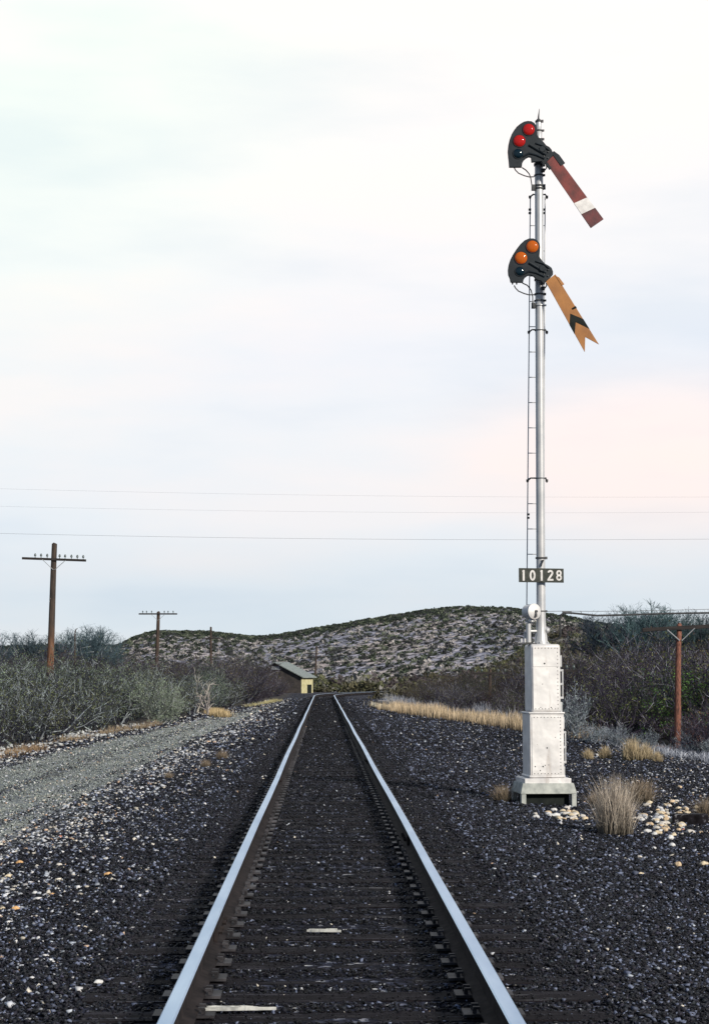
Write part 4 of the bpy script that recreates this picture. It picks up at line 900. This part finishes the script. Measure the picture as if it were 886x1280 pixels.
# far brush as one mass, and hillside shrubs
def mass(name, pts, protos, label, mat):
    V = []; Fx = []; Cc = []; n0 = 0
    for x, y, z, sc, ci in pts:
        P, c0, q = protos[ci]; a = rnd.uniform(0, 6.28); ca, sa = math.cos(a), math.sin(a)
        v = P * np.array([sc, sc, sc * rnd.uniform(0.8, 1.1)]); v = np.stack([v[:, 0] * ca - v[:, 1] * sa + x, v[:, 0] * sa + v[:, 1] * ca + y, v[:, 2] + z], 1)
        V.append(v); Fx.append(q + n0); Cc.append(c0 * rnd.uniform(0.7, 1.3)); n0 += len(P)
    return npmesh(name, np.concatenate(V), np.concatenate(Fx), mat, np.concatenate(Cc))
def clump(n, size, c_a, c_b, sticks=0.5):
    th = rng.uniform(0, 6.283, n); ph = np.arccos(rng.uniform(0.0, 1, n)); r = rng.uniform(0.5, 1.0, n) ** 0.5
    P = np.stack([r * np.sin(ph) * np.cos(th), r * np.sin(ph) * np.sin(th), r * np.cos(ph) * 0.95], 1) * (1 + 0.15 * rng.normal(size=(n, 1)))
    u = rng.normal(size=(n, 3)) + P * 1.0; u /= np.linalg.norm(u, axis=1)[:, None]; v = np.cross(u, rng.normal(size=(n, 3))); v /= np.linalg.norm(v, axis=1)[:, None]
    wv = np.where(rng.random(n) < sticks, 0.15, 0.7)[:, None]; s = size * rng.uniform(0.6, 1.4, (n, 1))
    V = np.stack([P - u * s, P + v * s * wv, P + u * s, P - v * s * wv], 1).reshape(-1, 3); V[:, 2] = np.maximum(V[:, 2], -0.1)
    t = rng.random((n, 1)); col = np.array(c_a) * (1 - t) + np.array(c_b) * t
    return V, np.repeat(col, 4, 0), np.arange(4 * n).reshape(n, 4)
fp = [clump(260, 0.16, (0.035, 0.03, 0.036), (0.12, 0.095, 0.10), 0.75), clump(260, 0.16, (0.045, 0.042, 0.035), (0.13, 0.12, 0.07), 0.6), clump(240, 0.17, (0.04, 0.05, 0.03), (0.15, 0.15, 0.08), 0.6), clump(220, 0.2, (0.13, 0.13, 0.12), (0.28, 0.27, 0.26), 0.85)]
pts = []
for _ in range(4200):
    y = rnd.uniform(135, 330); x = rnd.uniform(-0.21 * y - 6, 0.26 * y + 6); c_ = pxc(x, y)
    if float(track_d(x, y)) < 3.4 + (0 if y > 175 else 1.0): continue
    if y < 200 and c_ < 470 and x < 3: continue
    if y < 200 and x < float(veg_right(y)) + 1 and c_ < 480: continue
    if -9 < x < 1.5 and 190 < y < 208: continue
    if 372 < c_ < 394 and y < 200: continue
    if y > np.interp(c_, [-100, 330, 420, 640, 720], [260, 240, 236, 250, 330]): continue
    s_ = 1.15 if (c_ > 520 or y < 205) else rnd.choice([0.9, 1.2, 1.6])
    if c_ > 660: s_ *= 1.15
    pts.append((x, y, gz(x, y), s_ * rnd.uniform(0.75, 1.35), rnd.choice([0, 0, 1, 1, 2, 3] if c_ > 500 else [0, 0, 1, 2, 2, 3])))
me = mass('distant_brush', pts, fp, None, m_leaf); tag(link('distant_brush', me), 'dense grey purple brush covering the flat and slope in front of the hills', 'brush', kind='stuff')
hp_ = [clump(46, 0.30, (0.018, 0.026, 0.020), (0.055, 0.068, 0.045), 0.2), clump(46, 0.30, (0.025, 0.028, 0.032), (0.075, 0.08, 0.075), 0.3), clump(46, 0.30, (0.07, 0.085, 0.055), (0.19, 0.20, 0.14), 0.3), clump(40, 0.28, (0.22, 0.21, 0.22), (0.45, 0.42, 0.40), 0.3)]
pts = []
for _ in range(62000):
    y = rnd.uniform(245, 492); x = rnd.uniform(-0.21 * y - 8, 0.26 * y + 8); c_ = pxc(x, y)
    rs = float(np.interp(c_, [-400, 150, 400, 600, 720, 900], [300, 290, 250, 200, 130, 110])); s_ = (y - rs) / (RR - rs)
    pr_ = 0.38 + 0.6 * max(0, min(1, (s_ - 0.72) / 0.12)) * (1 if c_ < 560 else 0.35) + (0.5 if c_ > 700 else 0) + (0.35 if c_ < 330 else 0)
    pr_ *= 0.85 + 0.5 * float(fbm(x * 0.05, y * 0.04, 9))
    if rnd.random() > pr_: continue
    pts.append((x, y, gz(x, y) - (0.1 if s_ < 0.9 else 0.18), rnd.choice([0.22, 0.3, 0.38, 0.5, 0.68]) * rnd.uniform(0.8, 1.2) * (1.3 if c_ > 700 else 1), rnd.choice([0, 0, 0, 0, 1, 1, 2] if s_ > 0.75 else [0, 0, 1, 1, 1, 2, 3, 3])))
print('hill shrubs', len(pts))
me = mass('hillside_shrubs', pts, hp_, None, m_leaf); tag(link('hillside_shrubs', me), 'countless small dark green shrubs dotting the stony hills in the distance', 'shrubs', kind='stuff')

# bare pale trees on the skyline
KT = dict(H=5.2, spread=1.2, nst=15, nb=3, ntw=4, trunk=1.6, rr=2.0, up=0.1, pale=0.0, nl=0, bark=((0.035, 0.06, 0.075), (0.10, 0.145, 0.17)))
tp_ = [brush_geo(60 + i, **KT) for i in range(3)]
def crown_clip(g):
    P0, P1, a_, b_, c_ = g[0]; q = P1 / np.array([2.9, 2.9, 2.0]) - np.array([0, 0, 3.4 / 2.0]); k_ = (np.linalg.norm(q, axis=1) < 1 + 0.10 * fbm(P1[:, 0] * 2, P1[:, 1] * 2 + P1[:, 2])) | (P1[:, 2] < 2.4) & (np.abs(P1[:, 0]) + np.abs(P1[:, 1]) < 1.2)
    return ((P0[k_], P1[k_], a_[k_], b_[k_], c_[k_]), None)
tp_ = [crown_clip(g) for g in tp_]
tree_h = [4.75] * 3
tree_m = [tubes('bare_tree', *g[0], m_stem) for g in tp_]
specs = [(795, 757, 170, 'bare blue grey tree with the widest crown on the skyline above the reddish pole'), (752, 774, 175, 'smaller bare tree left of the widest skyline tree'),
         (838, 771, 172, 'bare tree on the skyline just above the reddish pole top'), (880, 773, 168, 'bare tree on the skyline at the right edge'), (822, 772, 185, 'low bare tree between the widest skyline tree and the reddish pole'),
         (859, 769, 176, 'rounded bare tree between the reddish pole and the picture edge on the skyline'), (776, 764, 180, 'bare tree whose crown merges with the left of the widest skyline tree'),
         (108, 789, 150, 'bare tree rising over the thicket right of the tallest left telegraph pole'), (124, 793, 155, 'small bare tree directly right of the bare tree near the tallest left pole'), (54, 793, 160, 'bare tree just left of the tallest telegraph pole'),
         (6, 796, 165, 'bare tree over the thicket at the far left edge'), (86, 796, 165, 'small bare tree immediately right of the tallest telegraph pole')]
for i, (px, py_, Y, lb) in enumerate(specs):
    tp2 = at(px, py_, Y); g_ = gz(tp2.x, Y); sc = (tp2.z - g_) / tree_h[i % 3]
    e = link('bare_tree', tree_m[i % 3], None, (tp2.x, Y, g_ - 0.1), rnd.uniform(0, 6), (sc, sc, sc)); tag(e, lb, 'tree', 'bare trees on the skyline')
mb = MB(); mb.tube([at(94, 850, 120), at(94, 800, 120), at(94.2, 790, 120), at(95.5, 786.5, 120), at(97.5, 785.5, 120)], [0.05, 0.045, 0.04, 0.035, 0.02], 8)
p = at(94, 850, 120); tag(build('dry_stalk', mb, m_wood, None, (p.x, 120, gz(p.x, 120))), 'thin dark stalk with a hooked tip standing above the left thicket', 'plant stalk')

# special shrubs
sage = brush_proto(71, H=1.3, spread=1.1, nst=16, nb=2, ntw=2, rr=1.0, pale=0.3, nl=4500, ls=0.024, bark=((0.10, 0.11, 0.10), (0.18, 0.19, 0.17)), lc_=((0.12, 0.17, 0.12), (0.26, 0.34, 0.25)))
p = at(205, 893, 71); put_bush('sage_bush', sage, p.x, 69, 1.1, 'rounded pale green bush at the right end of the left thicket beside the road', 'bush', None)
silver = brush_proto(72, H=1.2, spread=1.15, nst=18, nb=2, ntw=2, rr=1.3, pale=0.4, nl=1800, ls=0.03, bark=((0.03, 0.035, 0.05), (0.20, 0.22, 0.28)), lc_=((0.06, 0.09, 0.09), (0.30, 0.36, 0.36)), palec=(0.48, 0.53, 0.60))
for (px, Y, sc, lb) in ((708, 52, 1.0, 'tallest silvery green sage bush directly behind the signal case'), (742, 50, 0.42, 'low silvery bush right of the tall sage bush behind the case'), (770, 48, 0.4, 'low silvery bush behind the pale grass clump right of the signal'), (806, 46, 0.42, 'low silvery bush left of the foot of the reddish pole'), (862, 45, 0.42, 'low silvery bush right of the foot of the reddish pole'), (884, 44, 0.4, 'low silvery bush at the right edge of the picture')):
    p = at(px, 900, Y); put_bush('silver_bush', silver, p.x, Y, sc, lb, 'bush', 'silvery bushes behind the signal', 0.05)
green = brush_proto(73, H=1.9, spread=0.9, nst=14, nb=2, ntw=2, rr=1.0, pale=0.0, nl=4500, ls=0.03, bark=((0.04, 0.04, 0.03), (0.09, 0.08, 0.06)), lc_=((0.04, 0.10, 0.025), (0.11, 0.24, 0.06)))
for (px, Y, sc, lb) in ((882, 54, 1.15, 'bright green leafy bush right of the reddish pole at the picture edge'), (834, 60, 0.9, 'smaller green leafy bush just left of the reddish pole')):
    p = at(px, 900, Y); put_bush('green_bush', green, p.x, Y, sc, lb, 'bush', None)
ghost = tubes('dead_shrub', *brush_geo(81, H=1.6, spread=0.7, nst=3, nb=1, ntw=1, rr=2.2, pale=1.0, nl=0, palec=(0.45, 0.42, 0.38))[0], m_stem)
for (px, Y, sc, lb) in ((263, 84, 0.95, 'bleached dead shrub sticking up at the left edge of the dry grass beside the road'), (491, 96, 0.7, 'bleached dead shrub left of the straw coloured grass strip'), (243, 90, 1.5, 'tall bleached dead branch standing in the dark brush left of the hut')):
    p = at(px, 900, Y); e = link('dead_shrub', ghost, None, (p.x, Y, gz(p.x, Y) - 0.05), rnd.uniform(0, 6), (sc,) * 3); tag(e, lb, 'dead shrub', 'bleached dead shrubs')

# ------------------------------------------------------------------ grass
m_grass = vcol('dry_grass', 0.8, 0.15)
def blades(P, H, lean, wd, ca, cb, basec=None, nseg=3):
    n = len(P); az = rng.uniform(0, 6.283, n); d = np.stack([np.cos(az), np.sin(az)], 1); side = np.stack([-d[:, 1], d[:, 0]], 1)
    fa = rng.uniform(0, 6.283, n); side = np.stack([np.cos(fa), np.sin(fa)], 1)
    V = np.zeros((n, (nseg + 1) * 2, 3)); col = np.zeros((n, (nseg + 1) * 2, 3)); t = rng.random((n, 1)); cc = np.array(ca) * (1 - t) + np.array(cb) * t
    for i in range(nseg + 1):
        u = i / nseg; out = lean * u ** 1.6; hh = H * (u - 0.15 * lean / np.maximum(H, 0.01) * u * u); ww = wd * (1 - 0.85 * u)
        for k_, sg in ((0, -1), (1, 1)):
            V[:, 2 * i + k_, 0] = P[:, 0] + d[:, 0] * out + side[:, 0] * ww * sg; V[:, 2 * i + k_, 1] = P[:, 1] + d[:, 1] * out + side[:, 1] * ww * sg; V[:, 2 * i + k_, 2] = P[:, 2] + hh
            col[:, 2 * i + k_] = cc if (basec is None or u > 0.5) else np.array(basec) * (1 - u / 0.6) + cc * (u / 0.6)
    q = np.array([[2 * i, 2 * i + 1, 2 * i + 3, 2 * i + 2] for i in range(nseg)]); m_ = (nseg + 1) * 2
    return V.reshape(-1, 3), (q[None] + m_ * np.arange(n)[:, None, None]).reshape(-1, 4), col.reshape(-1, 3)
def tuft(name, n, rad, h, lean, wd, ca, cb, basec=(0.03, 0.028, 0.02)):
    a = rng.uniform(0, 6.283, n); r_ = rad * rng.random(n) ** 0.6; P = np.stack([r_ * np.cos(a), r_ * np.sin(a), np.zeros(n) - 0.02], 1)
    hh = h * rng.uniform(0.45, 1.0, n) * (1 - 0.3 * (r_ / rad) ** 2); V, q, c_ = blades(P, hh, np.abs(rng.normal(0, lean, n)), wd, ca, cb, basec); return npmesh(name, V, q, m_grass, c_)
t1 = tuft('grass_tuft', 1700, 0.20, 0.78, 0.17, 0.0034, (0.14, 0.12, 0.10), (0.82, 0.72, 0.60))
t2 = tuft('grass_tuft', 700, 0.2, 0.5, 0.22, 0.004, (0.14, 0.12, 0.08), (0.42, 0.33, 0.25))
t3 = tuft('grass_tuft', 500, 0.22, 0.62, 0.16, 0.008, (0.34, 0.27, 0.17), (0.66, 0.55, 0.36))
for (px, py_, me_, sc, lb) in ((768, 1040, t1, 1.0, 'largest straw coloured bunch grass tuft right of the signal foundation'), (800, 1002, t2, 0.95, 'smaller brown grass tuft just behind the largest tuft'), (746, 1006, t2, 0.55, 'small reddish brown tuft between the foundation and the largest tuft'),
                      (629, 1000, t2, 0.62, 'small dark grass tuft left of the signal foundation'), (882, 1020, t2, 0.7, 'small grass tuft at the right edge of the gravel'),
                      (790, 950, t3, 1.0, 'pale straw grass clump in the middle of the row behind the gravel'), (806, 949, t3, 0.75, 'pale straw grass clump at the right of the row behind the gravel'), (756, 948, t3, 0.6, 'low straw grass clump at the left of the row behind the gravel'), (821, 952, t3, 0.5, 'small straw grass clump nearest the foot of the reddish pole'),
                      (735, 949, t3, 0.5, 'small straw grass clump closest to the signal case in the row behind the gravel'),
                      (257, 958, t2, 0.42, 'small dark green weed tuft on the gravel beside the dirt road'), (278, 948, t2, 0.5, 'dark weed tuft in the gravel farther along the road edge'), (211, 972, t2, 0.32, 'tiny weed tuft in the gravel nearest the dirt road')):
    zg = -0.22; Y = F * (CAMZ - zg) / (py_ - 845)
    for _ in range(3): p = at(px, py_, Y); zg = gz(p.x, Y); Y = F * (CAMZ - zg) / (py_ - 845)
    p = at(px, py_, Y); e = link('grass_tuft', me_, None, (p.x, Y, gz(p.x, Y)), rnd.uniform(0, 6), (sc,) * 3); tag(e, lb, 'grass tuft', 'grass tufts on the gravel')
def strip(n, path, width, h, ca, cb, wd=0.012, lean=0.08, clumpy=0.5):
    path = np.array(path, float); seg = rng.random(n); cum = np.concatenate([[0], np.cumsum(np.hypot(*np.diff(path, axis=0).T))]); s_ = seg * cum[-1]
    x = np.interp(s_, cum, path[:, 0]); y = np.interp(s_, cum, path[:, 1]); ox = rng.normal(0, width / 2, n); x = x + ox; y = y + rng.normal(0, width, n)
    f = fbm(x * 2.2, y * 1.1, 2); keep = f > rng.uniform(-1, 0.6, n) * clumpy; x = x[keep]; y = y[keep]; f = f[keep]; n = len(x)
    hh = h * rng.uniform(0.5, 1.0, n) * np.interp(f, [-0.5, 0.8], [0.6, 1.15]); P = np.stack([x, y, ground(x, y) - 0.02], 1)
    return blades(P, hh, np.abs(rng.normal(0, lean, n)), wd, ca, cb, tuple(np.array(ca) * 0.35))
def join(lst):
    V = []; Q = []; Cc = []; n0 = 0
    for v, q, c_ in lst: V.append(v); Q.append(q + n0); Cc.append(c_); n0 += len(v)
    return np.concatenate(V), np.concatenate(Q), np.concatenate(Cc)
V, Q, cc = join([strip(10500, [(3.3, 95), (4.6, 84), (6.0, 75), (7.0, 64), (7.9, 54)], 0.7, 0.70, (0.36, 0.27, 0.17), (0.76, 0.62, 0.43), 0.012, 0.1, 1.0),
                 strip(2500, [(3.0, 104), (3.6, 92)], 0.4, 0.45, (0.5, 0.45, 0.33), (0.72, 0.68, 0.55))])
me = npmesh('dry_grass', V, Q, m_grass, cc); tag(link('dry_grass', me), 'straw coloured dry grass strip along the right gravel edge', 'grass', kind='stuff')
V, Q, cc = join([strip(2600, [(-5.7, 90), (-5.2, 84), (-4.5, 80)], 0.35, 0.42, (0.42, 0.32, 0.16), (0.66, 0.52, 0.32), 0.012),
                 strip(2400, [(-4.6, 105), (-3.9, 118), (-3.3, 130)], 0.35, 0.3, (0.30, 0.28, 0.14), (0.5, 0.45, 0.26), 0.014),
                 strip(7000, [(-8.6, 34), (-7.9, 40), (-7.6, 46)], 0.5, 0.24, (0.20, 0.13, 0.08), (0.42, 0.30, 0.18), 0.006),
                 strip(2500, [(-7.8, 46), (-7.2, 56), (-6.4, 68)], 0.3, 0.3, (0.18, 0.13, 0.09), (0.44, 0.36, 0.24), 0.007)])
me = npmesh('dry_grass', V, Q, m_grass, cc); tag(link('dry_grass', me), 'low tan and rusty dry grass along the left road edge under the thicket', 'grass', kind='stuff')
V, Q, cc = join([strip(6000, [(8.3, 46), (9.3, 41), (9.9, 38.5), (11, 38)], 0.8, 0.34, (0.05, 0.06, 0.09), (0.62, 0.66, 0.74), 0.012, 0.26, 1.0),
                 strip(5000, [(3.9, 108), (5.0, 92), (7.2, 76), (8.4, 62)], 0.5, 0.85, (0.06, 0.07, 0.10), (0.50, 0.53, 0.60), 0.016, 0.25, 0.9)])
me = npmesh('frosted_grass', V, Q, m_grass, cc); tag(link('frosted_grass', me), 'bluish white low grass behind the gravel on the right', 'grass', kind='stuff')

# ------------------------------------------------------------------ pale stones, timber, log
def rock_mesh(seed, c1, c2):
    g = random.Random(seed); bm = bmesh.new(); bmesh.ops.create_icosphere(bm, subdivisions=2, radius=0.5)
    for v in bm.verts:
        n_ = mnoise.noise(v.co * 2.2 + Vector((seed * 3.1, 0, 0))); v.co *= 1 + 0.38 * n_; v.co.z *= 0.62; v.co.y *= 0.8
    me = bpy.data.meshes.new('pale_stone'); bm.to_mesh(me); bm.free()
    me.materials.append(simple('limestone_%d' % seed, c1, c2, 3, 0.85, bs=0.3)); return me
rk = [rock_mesh(1, (0.50, 0.41, 0.28), (0.70, 0.60, 0.42)), rock_mesh(2, (0.50, 0.46, 0.40), (0.66, 0.62, 0.56)), rock_mesh(3, (0.50, 0.38, 0.24), (0.68, 0.52, 0.34)), rock_mesh(4, (0.5, 0.5, 0.5), (0.7, 0.7, 0.68))]
rk_or = rock_mesh(5, (0.60, 0.34, 0.14), (0.72, 0.46, 0.22)); rk_red = rock_mesh(6, (0.45, 0.16, 0.10), (0.58, 0.24, 0.16))
def put_rock(px, py_, s, me_, label, group=None):
    zg = -0.2; Y = F * (CAMZ - zg) / (py_ - 845)
    for _ in range(3): p = at(px, py_, Y); zg = gz(p.x, Y); Y = F * (CAMZ - zg) / (py_ - 845)
    p = at(px, py_, Y); o = link('stone', me_, None, (p.x, Y, zg + s * 0.22), rnd.uniform(0, 6), (s, s * rnd.uniform(0.8, 1.1), s * rnd.uniform(0.8, 1.1))); return tag(o, label, 'stone', group)
for _ in range(42):
    put_rock(rnd.gauss(712, 15) if rnd.random() > 0.2 else rnd.uniform(668, 745), rnd.gauss(1019, 3.2), rnd.uniform(0.05, 0.11), rnd.choice(rk), 'cream or tan stone in the small heap below the signal foundation', 'pale stones below the foundation')
for _ in range(130):
    px = rnd.gauss(828, 20); py_ = rnd.gauss(1024, 11) + (px - 828) * -0.05
    if rnd.random() < 0.25: px = rnd.uniform(800, 886); py_ = rnd.uniform(996, 1040)
    put_rock(px, py_, rnd.uniform(0.04, 0.115), rnd.choice(rk), 'cream or tan stone in the larger scatter right of the biggest grass tuft', 'pale stones right of the big tuft')
for px, py_, s, me_, lb in ((136, 1090, 0.075, rk_or, 'orange tan stone alone on dark ballast left of the track'), (847, 1080, 0.10, rk[2], 'rounded tan stone alone on the dark gravel near the right edge'), (879, 1079, 0.09, rk[0], 'tan stone touching the right edge of the picture'), (800, 1090, 0.06, rk[0], 'small tan stone left of the rounded tan stone'),
                       (799, 1069, 0.05, rk[1], 'small pale stone above the small tan stone on the right gravel'), (853, 1036, 0.055, rk_red, 'brick red stone at the lower edge of the pale scatter'), (824, 1101, 0.05, rk[3], 'small white stone nearest the track on the right gravel'), (762, 1128, 0.03, rk[3], 'tiny white pebble alone on the dark gravel at right'),
                       (74, 1078, 0.06, rk[1], 'pale stone left of the orange tan stone'), (20, 1131, 0.06, rk_or, 'pale orange stone at the left edge above the lower corner'), (4, 1131, 0.05, rk[0], 'pale stone touching the left edge'), (76, 1043, 0.055, rk_red, 'reddish stone beside the road on the left'),
                       (11, 1092, 0.08, rk[0], 'cream stone pair member nearest the left picture edge'), (25, 1075, 0.07, rk_or, 'yellowish stone just below the road at far left'), (44, 1112, 0.06, rk[3], 'white stone between the road and the lower left corner'), (123, 1220, 0.05, rk[3], 'bluish white stone low on the left ballast'), (66, 1113, 0.04, rk_or, 'small rust coloured stone on the left ballast'),
                       (172, 1012, 0.07, rk[1], 'largest pale flat stone along the road margin'), (505, 0, 0, None, '')):
    if me_: put_rock(px, py_, s, me_, lb)
# pale rubble under the left thicket
n = 520; y = rng.uniform(36, 72, n); x = veg_left(y) + rng.normal(0.0, 0.55, n) + 0.5 * fbm(y * 0.5, y * 0.2, 6); kk = fbm(x * 0.8, y * 0.7, 12) > -0.15; x = x[kk]; y = y[kk]; n = len(x)
col = np.array([[0.48, 0.5, 0.5]]) * rng.uniform(0.5, 1.3, (n, 1)); me = stones('pale_rubble', np.stack([x, y, ground(x, y) + 0.04], 1), rng.uniform(0.07, 0.2, n), col)
tag(link('pale_rubble', me), 'white stone rubble strewn along the foot of the left thicket', 'rubble', kind='stuff')
m_log = simple('bleached_log', (0.36, 0.30, 0.26), (0.56, 0.50, 0.45), 5, 0.85, stretch=(0.6, 4, 4))
a_ = at(474, 880, 101); b_ = at(503, 887, 94); a_.z = gz(a_.x, a_.y) + 0.35; b_.z = gz(b_.x, b_.y) + 0.1
mb = MB(); mb.tube([a_, a_.lerp(b_, 0.4) + Vector((0, 0, 0.08)), b_], [0.10, 0.14, 0.10], 8); tag(build('log', mb, m_log, None, tuple(b_)), 'pale fallen log at the left end of the straw grass strip', 'log')
p = at(862, 1033, 22.3); z = gz(p.x, 22.3); mb = MB(); mb.box((p.x, 22.3, z + 0.07), (0.44, 0.2, 0.13), R(-8)); tag(build('timber_block', mb, m_tie, None, (p.x, 22.3, z), bevel=0.012), 'dark broken timber block among the pale stones at right', 'timber')
